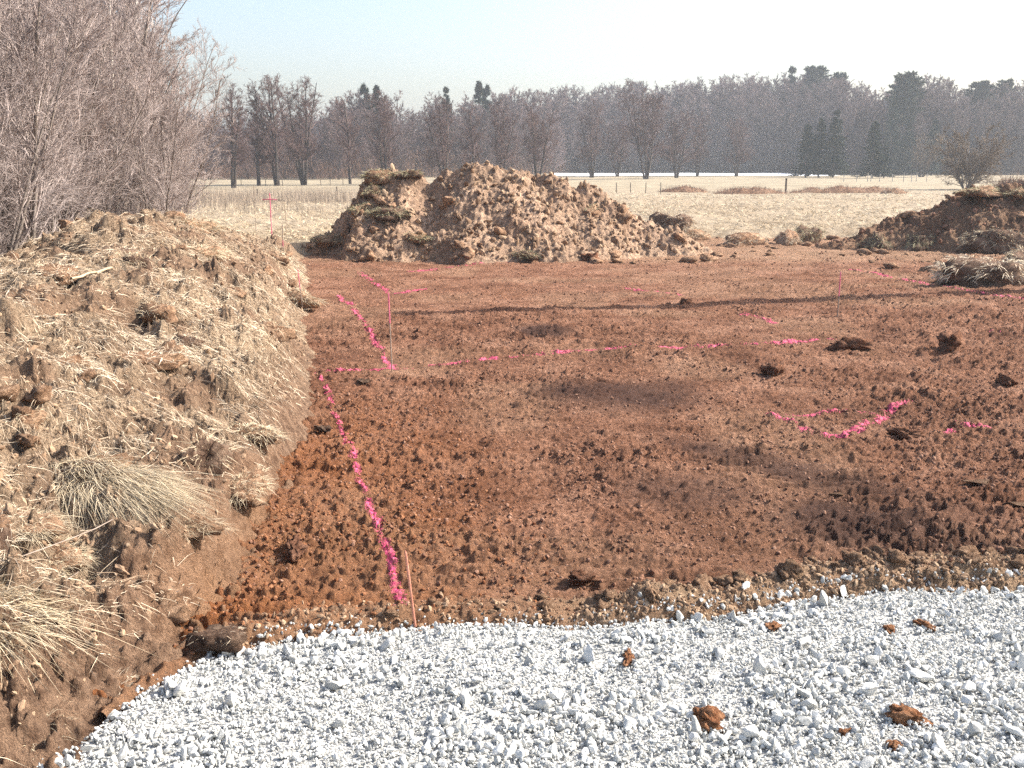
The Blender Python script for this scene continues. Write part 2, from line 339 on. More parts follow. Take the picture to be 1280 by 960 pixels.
def z_right(x, y):
    tp = np.interp(x, [9.0, 10.6, 12.0, 13.2, 14.3, 15.2, 17, 20, 23], [0, 0.25, 0.85, 1.42, 1.78, 1.82, 1.75, 2.1, 0]) 
    wx = x + 0.3 * fbm(x, y, 121, 3)
    t = np.abs(y - 31.5 - 0.4 * fbm(x * 0.5, x * 0, 122, 2)) / (0.6 + tp * 1.35)
    z = tp * np.clip(1 - t, 0, 1) ** 0.9; k = sm(0, 0.3, z)
    z = z + k * (0.36 * fbm(x * 1.0, y * 1.0, 124, 4) + peb(wx, y, 0.9, 125, 0.4, 0.15, 0.36, 0.6) + peb(x, y, 0.36, 129, 0.5, 0.18, 0.42, 0.65))
    k = sm(0.0, 0.1, z)
    return z + k * (0.09 * fbm(x * 5, y * 5, 135, 4, 0.75) + 0.05 * fbm(x * 14, y * 14, 136, 2) + (0.25 + 0.7 * vn(x * 1.1, y * 1.1, 128)) * crumb(x, y, 0.17, 361)) - 0.06 * sm(0.12, 0.0, z)
def z_field(x, y):
    z = 0.28 * sm(95, 45, y) + 0.10 * fbm(x * 0.12, y * 0.12, 141, 3)
    near = sm(110, 60, y)
    z = z + near * (0.5 * peb(x, y, 0.9, 143, 0.55, 0.2, 0.45, 0.5) + 0.10 * fbm(x * 1.5, y * 1.5, 147, 3))
    inpad = sm(-0.6, 0.0, x - xfoot(np.minimum(y, 28)) + 4.2 * sm(30, 25, y)) * sm(37.0, 33.5, y + 0.9 * fbm(x * 0.5, y * 0.5, 148, 3) + 6.5 * sm(2.5, -1.0, x)) 
    return z - (z + 0.4) * np.clip(inpad, 0, 1)

# ------------------------------------------------------------------ meadow, excavated ground, gravel
def fan(ys, us):
    Y, U = np.meshgrid(ys, us, indexing='ij'); return (U * Y).ravel(), Y.ravel()
ys = np.concatenate([np.linspace(-60, 1.5, 12), np.geomspace(2, 24, 14)[:-1], np.geomspace(24, 120, 230), np.geomspace(123, 760, 30)])
us = np.concatenate([np.linspace(-1, -0.68, 6)[:-1], np.linspace(-0.68, 0.72, 330), np.linspace(0.72, 1.1, 6)[1:]])
Y, U = np.meshgrid(ys, us, indexing='ij'); X = U * np.maximum(np.abs(Y), 22); X = X.ravel(); Y = Y.ravel()
me = mesh('ground', np.stack([X, Y, z_field(X, Y)], 1), grid_faces(len(ys), len(us)), {'far': sm(75, 120, Y)}, True)
link('ground', me, M['meadow'], kind='structure')

NR, NC = 780, 740
ys = np.geomspace(4.3, 37.5, NR); us = np.linspace(-0.48, 0.60, NC)
PX, PY = fan(ys, us); PZ = z_pad(PX, PY)
edge = yedge(PX)
dry = np.clip(1.5 * sm(0.5, 0.2, PY - edge) * (0.35 + 0.65 * sm(0.0, 1.0, PX)) + 0.5 * sm(25.5, 28, PY) , 0, 1) * (0.55 + 0.45 * vn(PX * 4, PY * 4, 151))
dry = np.maximum(dry, 0.16 * sm(0.5, 0.75, vn(PX * 0.8, PY * 0.8, 152)))
orange = np.clip(sm(2.6, 0.4, PX - xfoot(PY)) * sm(13, 7, PY), 0, 1) * 0.75 + 0.45 * sm(2.2, 0.2, PY - edge) * sm(1.0, -0.8, PX)
orange = np.clip(orange * (0.6 + 0.5 * vn(PX * 1.7, PY * 1.7, 153)), 0, 1) * (1 - 0.7 * dry)
PF = grid_faces(NR, NC)
keep = (PX > xfoot(PY) - 0.7)[PF].all(1)
pad_me = mesh('excavated_soil', np.stack([PX, PY, PZ], 1), PF[keep], {'dry': dry, 'orange': orange, 'damp_shade': damp_shade(PX, PY)}, False)
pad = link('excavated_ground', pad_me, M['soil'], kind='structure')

# library of lumps and stones
def ico(sub):
    bm = bmesh.new(); bmesh.ops.create_icosphere(bm, subdivisions=sub, radius=1)
    V = np.array([v.co[:] for v in bm.verts]); F = np.array([[v.index for v in f.verts] for f in bm.faces]); bm.free(); return V, F
ICO = {k: ico(k) for k in (1, 2, 3, 4)}
def lump(seed, sub=2, rough=0.45, flat=0.75):
    V, F = ICO[sub]; d = 1 + rough * n3(V * 1.0 + seed * 3.7, 1.3, seed) + rough * 0.5 * n3(V + seed * 1.9, 3.3, seed + 50)
    if sub > 2: d = d + rough * 0.32 * n3(V + seed * 1.3, 7.5, seed + 90)
    V = V * d[:, None]; V[:, 2] *= flat; return V, F
def stone(seed, sub=2):
    r = np.random.default_rng(seed + 900); V, F = ICO[sub]; V = V + (r.normal(size=V.shape) * 0.22 if sub == 1 else 0)
    for k in range(8 if sub == 1 else 15):
        n = norm(r.normal(size=3)); c = r.uniform(0.32, 0.75) if sub == 1 else r.uniform(0.35, 0.7); q = V @ n; V = V - np.maximum(q - c, 0)[:, None] * n
    return V * r.uniform([0.8, 0.6, 0.5], [1.25, 1.0, 0.8]), F
def scatter(pos, size, lib, rg, flatrot=False):
    bag = Bag(); n = len(pos); which = rg.integers(0, len(lib), n)
    for k, (V, F) in enumerate(lib):
        i = np.where(which == k)[0]
        if not len(i): continue
        a = rg.uniform(0, 2 * np.pi, len(i)); ca, sa = np.cos(a), np.sin(a)
        P = np.repeat(V[None], len(i), 0)
        if not flatrot:
            b = rg.uniform(0, 2 * np.pi, len(i)); cb, sb = np.cos(b)[:, None], np.sin(b)[:, None]
            P = np.stack([P[..., 0], P[..., 1] * cb - P[..., 2] * sb, P[..., 1] * sb + P[..., 2] * cb], -1)
        P = np.stack([P[..., 0] * ca[:, None] - P[..., 1] * sa[:, None], P[..., 0] * sa[:, None] + P[..., 1] * ca[:, None], P[..., 2]], -1)
        P = P * size[i][:, None, None] + pos[i][:, None, :]
        FF = F[None] + (np.arange(len(i)) * len(V))[:, None, None]
        bag.add(P.reshape(-1, 3), FF.reshape(-1, 3), np.repeat(rg.random(len(i)), len(V)))
    return bag
def rugged(seed, sub, rough, cuts=5):
    r = np.random.default_rng(seed + 4000); V, F = ICO[sub]; V = V.copy()
    for k in range(cuts):
        n = norm(r.normal(size=3)); c = r.uniform(0.5, 0.85); q = V @ n; V = V - (np.maximum(q - c, 0) * 0.9)[:, None] * n
    U = norm(V); d = 1 + rough * n3(U * 1.0 + seed * 3.7, 1.7, seed)
    for f, a in ((3.3, 0.6), (7.0, 0.42), (15.0, 0.28))[:sub - 1]: d = d + rough * a * n3(U + seed * 1.9, f, seed + 50)
    return V * d[:, None] * r.uniform([0.9, 0.75, 0.6], [1.25, 1.05, 0.9]), F
LUMP1 = [rugged(k, 1, 0.3) for k in range(10)]; LUMP2 = [rugged(k + 20, 2, 0.36) for k in range(8)]; LUMP3 = [rugged(k + 40, 3, 0.40) for k in range(8)]
STONE1 = [stone(k, 1) for k in range(14)]; STONE2 = [stone(k + 30, 3) for k in range(10)]

# tens of thousands of crumbs and stones: one point mesh, an angular lump set on every point
def lump_group(name, mat, rough, sub, seed, nvar=5, flat=(1, 1, 1)):
    g = bpy.data.node_groups.new(name, 'GeometryNodeTree')
    g.interface.new_socket('Geometry', in_out='INPUT', socket_type='NodeSocketGeometry'); g.interface.new_socket('Geometry', in_out='OUTPUT', socket_type='NodeSocketGeometry')
    nn = g.nodes; lk = g.links.new; gi = nn.new('NodeGroupInput'); go = nn.new('NodeGroupOutput'); join = nn.new('GeometryNodeGeometryToInstance')
    for k in range(nvar):
        ic = nn.new('GeometryNodeMeshIcoSphere'); ic.inputs['Subdivisions'].default_value = sub
        ps = nn.new('GeometryNodeInputPosition'); ad = nn.new('ShaderNodeVectorMath'); ad.inputs[1].default_value = (seed * 7.3 + k * 11.1, k * 5.7, seed * 3.1); lk(ps.outputs[0], ad.inputs[0])
        nt = nn.new('ShaderNodeTexNoise'); nt.inputs['Scale'].default_value = 1.4; nt.inputs['Detail'].default_value = 3; nt.inputs['Roughness'].default_value = 0.7; lk(ad.outputs[0], nt.inputs['Vector'])
        sb = nn.new('ShaderNodeVectorMath'); sb.operation = 'SUBTRACT'; sb.inputs[1].default_value = (0.5, 0.5, 0.5); lk(nt.outputs['Color'], sb.inputs[0])
        sc = nn.new('ShaderNodeVectorMath'); sc.operation = 'SCALE'; sc.inputs['Scale'].default_value = rough; lk(sb.outputs[0], sc.inputs[0])
        sp = nn.new('GeometryNodeSetPosition'); lk(ic.outputs['Mesh'], sp.inputs['Geometry']); lk(sc.outputs[0], sp.inputs['Offset'])
        st = nn.new('GeometryNodeTransform'); st.inputs['Scale'].default_value = (flat[0] * (0.8 + 0.13 * k), flat[1], flat[2] * (0.95 - 0.08 * k)); lk(sp.outputs[0], st.inputs['Geometry'])
        sm_ = nn.new('GeometryNodeSetMaterial'); sm_.inputs['Material'].default_value = mat; lk(st.outputs[0], sm_.inputs['Geometry']); lk(sm_.outputs[0], join.inputs[0])
    ip = nn.new('GeometryNodeInstanceOnPoints'); lk(gi.outputs[0], ip.inputs['Points']); lk(join.outputs[0], ip.inputs['Instance']); ip.inputs['Pick Instance'].default_value = True
    ri = nn.new('FunctionNodeRandomValue'); ri.data_type = 'INT'; ri.inputs['Min'].default_value = 0 if 'Min' in ri.inputs else 0
    for q in ri.inputs:
        if q.name == 'Max' and q.type == 'INT': q.default_value = nvar - 1
        if q.name == 'Min' and q.type == 'INT': q.default_value = 0
    lk([o_ for o_ in ri.outputs if o_.type == 'INT'][0], ip.inputs['Instance Index'])
    rv = nn.new('FunctionNodeRandomValue'); rv.data_type = 'FLOAT_VECTOR'
    for q in rv.inputs:
        if q.name == 'Max' and q.type == 'VECTOR': q.default_value = (6.28, 6.28, 6.28)
        if q.name == 'Min' and q.type == 'VECTOR': q.default_value = (0, 0, 0)
    er = nn.new('FunctionNodeEulerToRotation'); lk([o_ for o_ in rv.outputs if o_.type == 'VECTOR'][0], er.inputs[0]); lk(er.outputs[0], ip.inputs['Rotation'])
    na = nn.new('GeometryNodeInputNamedAttribute'); na.data_type = 'FLOAT'; na.inputs['Name'].default_value = 'size'
    lk([o_ for o_ in na.outputs if o_.type == 'VALUE'][0], ip.inputs['Scale']); lk(ip.outputs[0], go.inputs[0])
    return g
def strew(name, pos, size, group, parent, f=0.5):
    size = np.asarray(size) * f
    me = bpy.data.meshes.new(name); me.vertices.add(len(pos)); me.vertices.foreach_set('co', np.asarray(pos, np.float32).ravel())
    a = me.attributes.new('size', 'FLOAT', 'POINT'); a.data.foreach_set('value', np.asarray(size, np.float32)); me.update()
    o = bpy.data.objects.new(name, me); COL.objects.link(o); o.parent = parent; o['kind'] = 'stuff'
    md = o.modifiers.new('strew', 'NODES'); md.node_group = group; return o
def rand_mat(name, stops, ns=2.5):
    m, t, b = mat_new(name); oi = t.nodes.new('ShaderNodeObjectInfo')
    c = ramp(t, oi.outputs['Random'], stops); c = mix(t, 0.6, c, ramp(t, noise(t, ns, 3, 0.6, objvec(t)), [(0.38, (0.6, 0.58, 0.56)), (0.6, (1.15, 1.15, 1.15))]), 'MULTIPLY')
    t.links.new(c, b.inputs['Base Color']); return m
M['crumb'] = rand_mat('soil_crumb', [(0, (0.20, 0.10, 0.062)), (0.5, (0.29, 0.152, 0.098)), (1, (0.40, 0.235, 0.16))])
M['crumb_orange'] = rand_mat('orange_soil_crumb', [(0, (0.22, 0.085, 0.04)), (0.5, (0.36, 0.155, 0.072)), (1, (0.48, 0.235, 0.125))])
M['crumb_dry'] = rand_mat('dry_soil_crumb', [(0, (0.26, 0.165, 0.105)), (0.5, (0.38, 0.255, 0.165)), (1, (0.52, 0.375, 0.25))])
M['stone'] = rand_mat('limestone_chip', [(0, (0.36, 0.37, 0.36)), (0.45, (0.58, 0.585, 0.56)), (1, (0.76, 0.755, 0.725))])
G_CR = lump_group('crumb_scatter', M['crumb'], 1.1, 1, 1); G_OR = lump_group('orange_crumb_scatter', M['crumb_orange'], 1.1, 1, 2)
G_DR = lump_group('dry_crumb_scatter', M['crumb_dry'], 1.5, 2, 3, 6, (1.2, 0.9, 0.75)); G_ST = lump_group('stone_scatter', M['stone'], 1.5, 1, 4, 7, (1.15, 0.9, 0.8))

# crumbs lying on the excavated ground
n = 120000; y = np.exp(rng.uniform(math.log(4.9), math.log(30), n)); x = rng.uniform(-0.46, 0.62, n) * y
ok = (x > xfoot(y) + 0.0) & (y > yedge(x) + 0.05) & (rng.random(n) < (0.25 + 0.75 * sm(0.35, 0.65, vn(x * 1.7, y * 2.6, 155))) * np.clip(pad_rough(x, y), 0.4, 1) * (1 - 0.8 * damp_shade(x, y))); x = x[ok]; y = y[ok]
s = (0.007 + 0.026 * rng.random(len(x)) ** 4) * (0.8 + 0.05 * y) + 0.02 * (rng.random(len(x)) < 0.012) * (0.5 + rng.random(len(x)))
oz = rng.random(len(x)) < sm(2.6, 0.6, x - xfoot(y)) * sm(13, 8, y) * 0.6 + 0.3 * sm(2.2, 0.2, y - yedge(x)) * sm(1.0, -0.8, x)
P = np.stack([x, y, z_pad(x, y) - s * 0.02], 1)
strew('crumbs', P[~oz], s[~oz], G_CR, pad); strew('orange_crumbs', P[oz], s[oz], G_OR, pad)
n = 14000; x = rng.uniform(-1.7, 4.6, n); y = yedge(x) + np.abs(rng.normal(size=n)) * 0.22 - 0.10; ok = (x > xfoot(y)) & (rng.random(n) < 0.35 + 0.65 * sm(0, 1, x)); x, y = x[ok], y[ok]; s = 0.006 + 0.05 * rng.random(len(x)) ** 6
strew('rim_crumbs', np.stack([x, y, z_pad(x, y) + s * 0.02], 1), s, G_DR, pad, 0.36)

# gravel
def z_gravel(x, y): return 0.055 + 0.03 * fbm(x * 0.8, y * 0.8, 161, 3) + 0.02 * fbm(x * 3, y * 3, 162, 3) - 0.08 * sm(-0.12, 0.06, y - yedge(x))
gx = np.linspace(-3.2, 7.0, 300); gy = np.linspace(-1.5, 6.6, 240)
X, Y = np.meshgrid(gx, gy); X = X.ravel(); Y = Y.ravel()
F = grid_faces(len(gy), len(gx)); keepg = ((Y < yedge(X) + 0.1) & (X > xfoot(Y) - 0.3))[F].all(1)
Z = z_gravel(X, Y) - 0.012 + 0.7 * peb(X, Y, 0.05, 165, 0.7, 0.2, 0.45, 0.6)
grav = link('gravel_bed', mesh('gravel_bed', np.stack([X, Y, Z], 1), F[keepg], None, True), M['grit'], kind='structure')
def gravel_pts(n, over=0.0):
    y = rng.uniform(2.9, 6.6, n); x = rng.uniform(-0.64, 0.68, n) * (y + 0.55)
    ok = (y < yedge(x) + over * rng.normal(size=n)) & (x > xfoot(y) - 0.06 * rng.random(n)); return x[ok], y[ok]
x, y = gravel_pts(52000, 0.03); s1 = 0.006 + 0.010 * rng.random(len(x)) ** 1.5
x2, y2 = gravel_pts(15000, 0.025); s2 = (0.013 + 0.021 * rng.random(len(x2)) ** 2.2) * (0.75 + 0.5 * sm(0.35, 0.7, vn(x2 * 3, y2 * 3, 167)))
x = np.concatenate([x, x2]); y = np.concatenate([y, y2]); s = np.concatenate([s1, s2])
strew('small_stones', np.stack([x, y, np.maximum(z_gravel(x, y), np.where(y > yedge(x) - 0.05, z_pad(x, y), -1)) + s * 0.2], 1), s, G_ST, grav, 0.66)
SM = [mesh('stone', V, F) for V, F in STONE2]
x, y = gravel_pts(900, 0.0); x = x[:240]; y = y[:240]
for k in range(len(x)):
    s = 0.034 + 0.04 * rng.random() ** 3
    o = link('stone', SM[k % 10], M['block'], grav); o.location = (x[k], y[k], float(z_gravel(x[k], y[k])) + s * 0.35)
    o.rotation_euler = tuple(rng.uniform(0, 6.28, 3)); o.scale = (s, s, s)

# ------------------------------------------------------------------ strands (straw, grass, reeds)
def strands(root, d, L, w, bend, shade, rg, seg=2):
    """root (n,3), d unit direction (n,3), bend (n,3) displacement of the tip"""
    n = len(root); side = norm(np.cross(d, rg.normal(size=(n, 3)))) * (w / 2)[:, None]
    tip = root + d * L[:, None] + bend
    if seg == 1:
        V = np.stack([root - side, root + side, tip], 1); F = np.arange(n * 3).reshape(-1, 3); return V.reshape(-1, 3), F, np.repeat(shade, 3)
    mid = root + d * (L * 0.55)[:, None] + bend * 0.30
    V = np.stack([root - side, root + side, mid - side * 0.8, mid + side * 0.8, tip], 1)
    F = np.array([[0, 1, 3], [0, 3, 2], [2, 3, 4]])[None] + (np.arange(n) * 5)[:, None, None]
    return V.reshape(-1, 3), F.reshape(-1, 3), np.repeat(shade, 5)
def strand_obj(name, parts, mat, parent=None, kind='stuff'):
    bag = Bag()
    for p in parts: bag.add(*p)
    return link(name, bag.mesh(name), mat, parent, kind)
def normals(zf, x, y, e=0.04):
    return norm(np.stack([-(zf(x + e, y) - zf(x - e, y)) / (2 * e), -(zf(x, y + e) - zf(x, y - e)) / (2 * e), np.ones_like(x)], 1))

# ------------------------------------------------------------------ left spoil bank
NRb, NCb = 560, 320
ys = np.geomspace(2.2, 29.5, NRb); ds = np.concatenate([np.linspace(-0.22, 0.5, 60), np.geomspace(0.51, 8.5, NCb - 60)])
Y, D = np.meshgrid(ys, ds, indexing='ij'); Y = Y.ravel(); X = xfoot(Y) - D.ravel(); D = D.ravel()
Z = z_bank(X, Y)
nz = normals(z_bank_s, X, Y)[:, 2]
bare = np.clip(sm(0.52, 0.66, fbm(X * 1.4, Y * 1.4, 171, 4) * 0.5 + 0.5) * 0.8 + sm(0.55, 0.1, D) * sm(14, 10, Y) + 0.6 * sm(5.6, 4.7, Y) * sm(1.5, 0.6, D) * (0.4 + 0.6 * vn(X * 3, Y * 3, 173)), 0, 1)
org = sm(0.35, 0.0, D) * sm(9, 6, Y) * sm(4.9, 5.4, Y) * (0.3 + 0.6 * vn(X * 3, Y * 3, 172))
bank = empty('spoil_bank', (-4.5, 12, 0))
tag(bank, 'long straw-covered bank of dug-up soil and turf along the left edge', 'soil bank')
def offset_child(o, parent): o.matrix_parent_inverse = parent.matrix_basis.inverted(); return o
bpy.context.view_layer.update()
b0 = link('soil_slope', mesh('soil_slope', np.stack([X, Y, Z], 1), grid_faces(NRb, NCb), {'bare': bare, 'orange': org}, False), M['bank'], bank); offset_child(b0, bank)
def bank_pts(n, ymin=2.6, ymax=27):
    y = np.exp(rng.uniform(math.log(ymin), math.log(ymax), n)); d = rng.uniform(0.02, 1, n) * 6.0; return xfoot(y) - d, y, d
x, y, d = bank_pts(22000); ok = (rng.random(len(x)) < 0.25 + 0.75 * sm(2.2, 1.2, d) * sm(7.5, 6, y) + 0.5 * sm(0.5, 0.62, fbm(x * 1.4, y * 1.4, 171, 4) * 0.5 + 0.5)); x, y, d = x[ok], y[ok], d[ok]; s = 0.007 + 0.045 * rng.random(len(x)) ** 5 + 0.0012 * y
o = strew('clods', np.stack([x, y, z_bank(x, y) + s * 0.05], 1), s, G_DR, bank); offset_child(o, bank)
CLM = [mesh('clod', V, F, None, False) for V, F in LUMP3]
x, y, d = bank_pts(60); s = 0.035 + 0.05 * rng.random(len(x)) ** 2 + 0.004 * y
for k in range(len(x)):
    o = link('clod', CLM[k % 8], M['clod_u'], bank); o.location = (x[k], y[k], float(z_bank(x[k], y[k])) + s[k] * 0.1)
    o.rotation_euler = (rng.uniform(-.4, .4), rng.uniform(-.4, .4), rng.uniform(0, 6.28)); o.scale = (s[k] * 1.2, s[k], s[k] * 0.9); offset_child(o, bank)
# loose straw matted over the bank
n = 300000; x, y, d = bank_pts(n, 2.6, 27)
bf = fbm(x * 1.4, y * 1.4, 171, 4) * 0.5 + 0.5
pr = (1 - 0.8 * sm(0.50, 0.64, bf)) * (1 - 0.9 * sm(0.55, 0.1, d) * sm(14, 10, y)) * (1 - 0.35 * sm(5.5, 4.8, y) * sm(1.0, 0.4, d)) * (0.22 + 0.78 * sm(0.35, 0.62, vn(x * 2.1, y * 2.1, 175)))
ok = rng.random(n) < pr; x, y, d = x[ok], y[ok], d[ok]
nn = normals(z_bank_s, x, y); flow = 6.28 * vn(x * 0.9, y * 0.9, 176) * 1.3
tang = norm(np.stack([np.cos(flow) + 0.6 * nn[:, 0] * 3, np.sin(flow) + nn[:, 1] * 2, 0 * x], 1) + 0.95 * rng.normal(size=(len(x), 3)))
tang = norm(tang - (tang * nn).sum(1, keepdims=True) * nn + 0.16 * np.abs(rng.normal(size=(len(x), 1))) * nn)
L = (0.04 + 0.20 * rng.random(len(x)) ** 2) * (0.75 + 0.02 * y); w = 0.0018 + 0.00028 * y
root = np.stack([x, y, z_bank(x, y) + 0.012], 1)
tipz = z_bank(x + tang[:, 0] * L, y + tang[:, 1] * L) + 0.015
bend = np.zeros_like(root); bend[:, 2] = np.maximum(tipz - (root[:, 2] + tang[:, 2] * L), -0.06)
o = strand_obj('straw', [strands(root, tang, L, w, bend, np.clip(0.45 + 0.26 * rng.normal(size=len(x)) + 0.6 * (vn(x * 1.3, y * 1.3, 177) - 0.5), 0, 1), rng)], M['straw'], bank); offset_child(o, bank)

# ------------------------------------------------------------------ turf sods: a lump of soil with a mat of drooping grass
def sod_meshes(seed, n, L, w, spread=1.0, droop=0.5, sub=3, lean=(0, 0)):
    V, F = rugged(seed + 300, 3, 0.38, 4); V = V.copy(); V[:, 2] = np.where(V[:, 2] < -0.3, -0.3 + (V[:, 2] + 0.3) * 0.3, V[:, 2])
    r = np.random.default_rng(seed + 77)
    cand = np.where(V[:, 2] > 0.05)[0]; i = r.choice(cand, n); p = V[i] + r.normal(size=(n, 3)) * 0.05; nn = norm(V[i] * [1, 1, 1.6])
    d = norm(nn * 0.5 + r.normal(size=(n, 3)) * 0.35 * spread + np.array([lean[0], lean[1], 0.05])); LL = L * r.uniform(0.5, 1.2, n)
    bend = r.normal(size=(n, 3)) * (LL * 0.16)[:, None]; bend[:, 2] -= droop * LL; bend[:, :2] += nn[:, :2] * (LL * 0.3)[:, None] + np.array(lean) * LL[:, None] * 0.5
    return mesh('soil', V, F, None, False), strands(p, d, LL, np.full(n, w) * r.uniform(0.6, 1.3, n), bend, np.clip(0.6 + 0.25 * r.normal(size=n), 0, 1), r)
def sod(label, loc, scale, rz, seed, n=350, L=0.5, w=0.03, smat='clod_dark', gmat='straw_green', name='turf_sod', parent=None, cat='turf', group=None, droop=0.5, lean=(0, 0), spread=1.0):
    o = empty(name, tuple(map(float, loc)), rz, scale)
    me, st = sod_meshes(seed, n, L, w, spread, droop, 3, lean)
    link('soil', me, M[smat + '_u'], o)
    strand_obj('grass', [st], M[gmat], o)
    if parent:
        o.parent = parent; o.matrix_parent_inverse = parent.matrix_basis.inverted()
    else: tag(o, label, cat, group)
    return o

# sods and tufts on the bank
for k in range(30):
    y = math.exp(rng.uniform(math.log(4.2), math.log(23))); x = float(xfoot(y)) - rng.uniform(0.3, 3.4); s = rng.uniform(0.10, 0.2) * (0.7 + 0.05 * y)
    sod('', (x, y, float(z_bank_s(np.array(x), np.array(y))) + 0.02), (s * 1.3, s, s * rng.uniform(0.7, 1.1)), rng.uniform(0, 6.28), 600 + k, 260, 0.5, 0.022 if y > 8 else 0.015, ('clod_dark', 'clod', 'clod')[k % 3], ('straw', 'straw_pale')[k % 2], parent=bank)
p = hit(118, 612, z_bank_s)
sod('large shaggy tuft of pale grass hanging over the near bank slope', (p[0], p[1], p[2] - 0.02), (0.40, 0.26, 0.20), -0.25, 1, 2600, 0.85, 0.012, 'clod_dark', 'straw_pale', 'grass_tuft', lean=(0.5, -0.35), droop=0.75, cat='grass tuft')
p = hit(5, 800, z_bank_s)
sod('frayed straw tuft at the lower left corner of the bank', (p[0] - 0.1, p[1], p[2] + 0.03), (0.24, 0.24, 0.22), 0.3, 2, 900, 1.2, 0.016, 'clod_dark', 'straw_pale', 'grass_tuft', lean=(0.3, -0.3), droop=0.6, cat='grass tuft')
p = hit(205, 765, z_bank_s)
sod('upturned brown sod slumped at the bank foot just above the gravel', (p[0], p[1], p[2] + 0.04), (0.26, 0.20, 0.19), -0.5, 3, 150, 0.25, 0.02, 'clod', 'straw', cat='sod')
p = hit(275, 805, z_pad)
sod('dark broken sod at the tip where gravel meets the bank', (p[0], p[1], p[2] + 0.02), (0.13, 0.10, 0.08), 0.3, 4, 60, 0.3, 0.03, 'clod_dark', 'straw', cat='sod')
for k, (px, py, lab, sc, gm) in enumerate([
        (235, 285, 'straw-topped sod crowning the far crest of the left bank', (0.60, 0.40, 0.24), 'straw_pale'),
        (160, 292, 'dark crumbly sod on the bank crest against the bare trees', (0.30, 0.28, 0.26), 'straw'),
        (370, 375, 'grassy sod with a dark side at the pad edge of the bank', (0.42, 0.30, 0.24), 'straw_pale'),
        (75, 462, 'upright brown sod on the middle of the bank slope', (0.20, 0.18, 0.17), 'straw'),
        (45, 498, 'rounded bare clump of soil near the left picture edge', (0.26, 0.20, 0.15), 'straw'),
        (315, 540, 'shaggy straw sod overhanging the cut edge of the bank', (0.30, 0.22, 0.15), 'straw_pale'),
        (300, 610, 'dark sod with hanging roots at the top of the cut face', (0.26, 0.20, 0.15), 'straw_pale'),
        (185, 385, 'small dark clump sticking out of the upper bank slope', (0.18, 0.16, 0.17), 'straw'),
        (250, 320, 'lumpy straw sod just below the far bank crest', (0.42, 0.32, 0.24), 'straw_pale'),
        (60, 700, 'straw-matted lump between the two grass tufts', (0.22, 0.18, 0.12), 'straw_pale'),
        (130, 865, 'brown crumbly sod lowest on the bank beside the gravel', (0.16, 0.13, 0.10), 'straw'),
        (40, 905, 'straw-flecked clump in the bottom left corner', (0.22, 0.17, 0.12), 'straw_pale'),
        (215, 655, 'straw sod hanging over the top of the cut face', (0.24, 0.17, 0.11), 'straw_pale'),
        (130, 735, 'straw-covered turf flap above the slumped sod', (0.26, 0.17, 0.11), 'straw_pale'),
        (20, 655, 'low straw hummock left of the large shaggy tuft', (0.26, 0.2, 0.13), 'straw_pale'),
        (90, 345, 'flat straw mat with a small hole on the upper left bank', (0.42, 0.30, 0.15), 'straw_pale')]):
    p = hit(px, py, z_bank_s); sod(lab, p - [0, 0, 0.04], sc, k * 1.3, 10 + k, 1100, 0.45, 0.02 if p[1] > 8 else 0.013, 'clod', gm, cat='sod', group='sods on the left bank', droop=0.6)
for k, (a, bq, lab) in enumerate([((-5, 742), (148, 668), 'long dry stalk slanting across the lower left bank'), ((-5, 815), (100, 740), 'second dry stalk beside the lower left straw tuft'), ((92, 364), (142, 345), 'pale broken stick lying on the upper bank')]):
    P0 = hit(*a, z_bank_s) + [0, 0, 0.13]; P1 = hit(*bq, z_bank_s) + [0, 0, 0.10]
    T = np.linspace(0, 1, 6)[:, None]; pts = P0 + (P1 - P0) * T + rng.normal(size=(6, 3)) * 0.008
    cu = bpy.data.curves.new('stalk', 'CURVE'); cu.dimensions = '3D'; cu.bevel_depth = 0.0035 if k < 2 else 0.014; cu.bevel_resolution = 1
    sp = cu.splines.new('POLY'); sp.points.add(5); sp.points.foreach_set('co', np.concatenate([pts, np.ones((6, 1))], 1).ravel())
    o = bpy.data.objects.new('dry_stalk', cu); COL.objects.link(o); dg = bpy.context.evaluated_depsgraph_get()
    me = bpy.data.meshes.new_from_object(o.evaluated_get(dg)); bpy.data.objects.remove(o)
    o = link('dry_stalk', me, None); me.materials.clear(); me.materials.append(M['stake_grey'] if k < 2 else M['straw_stick']); tag(o, lab, 'stalk')

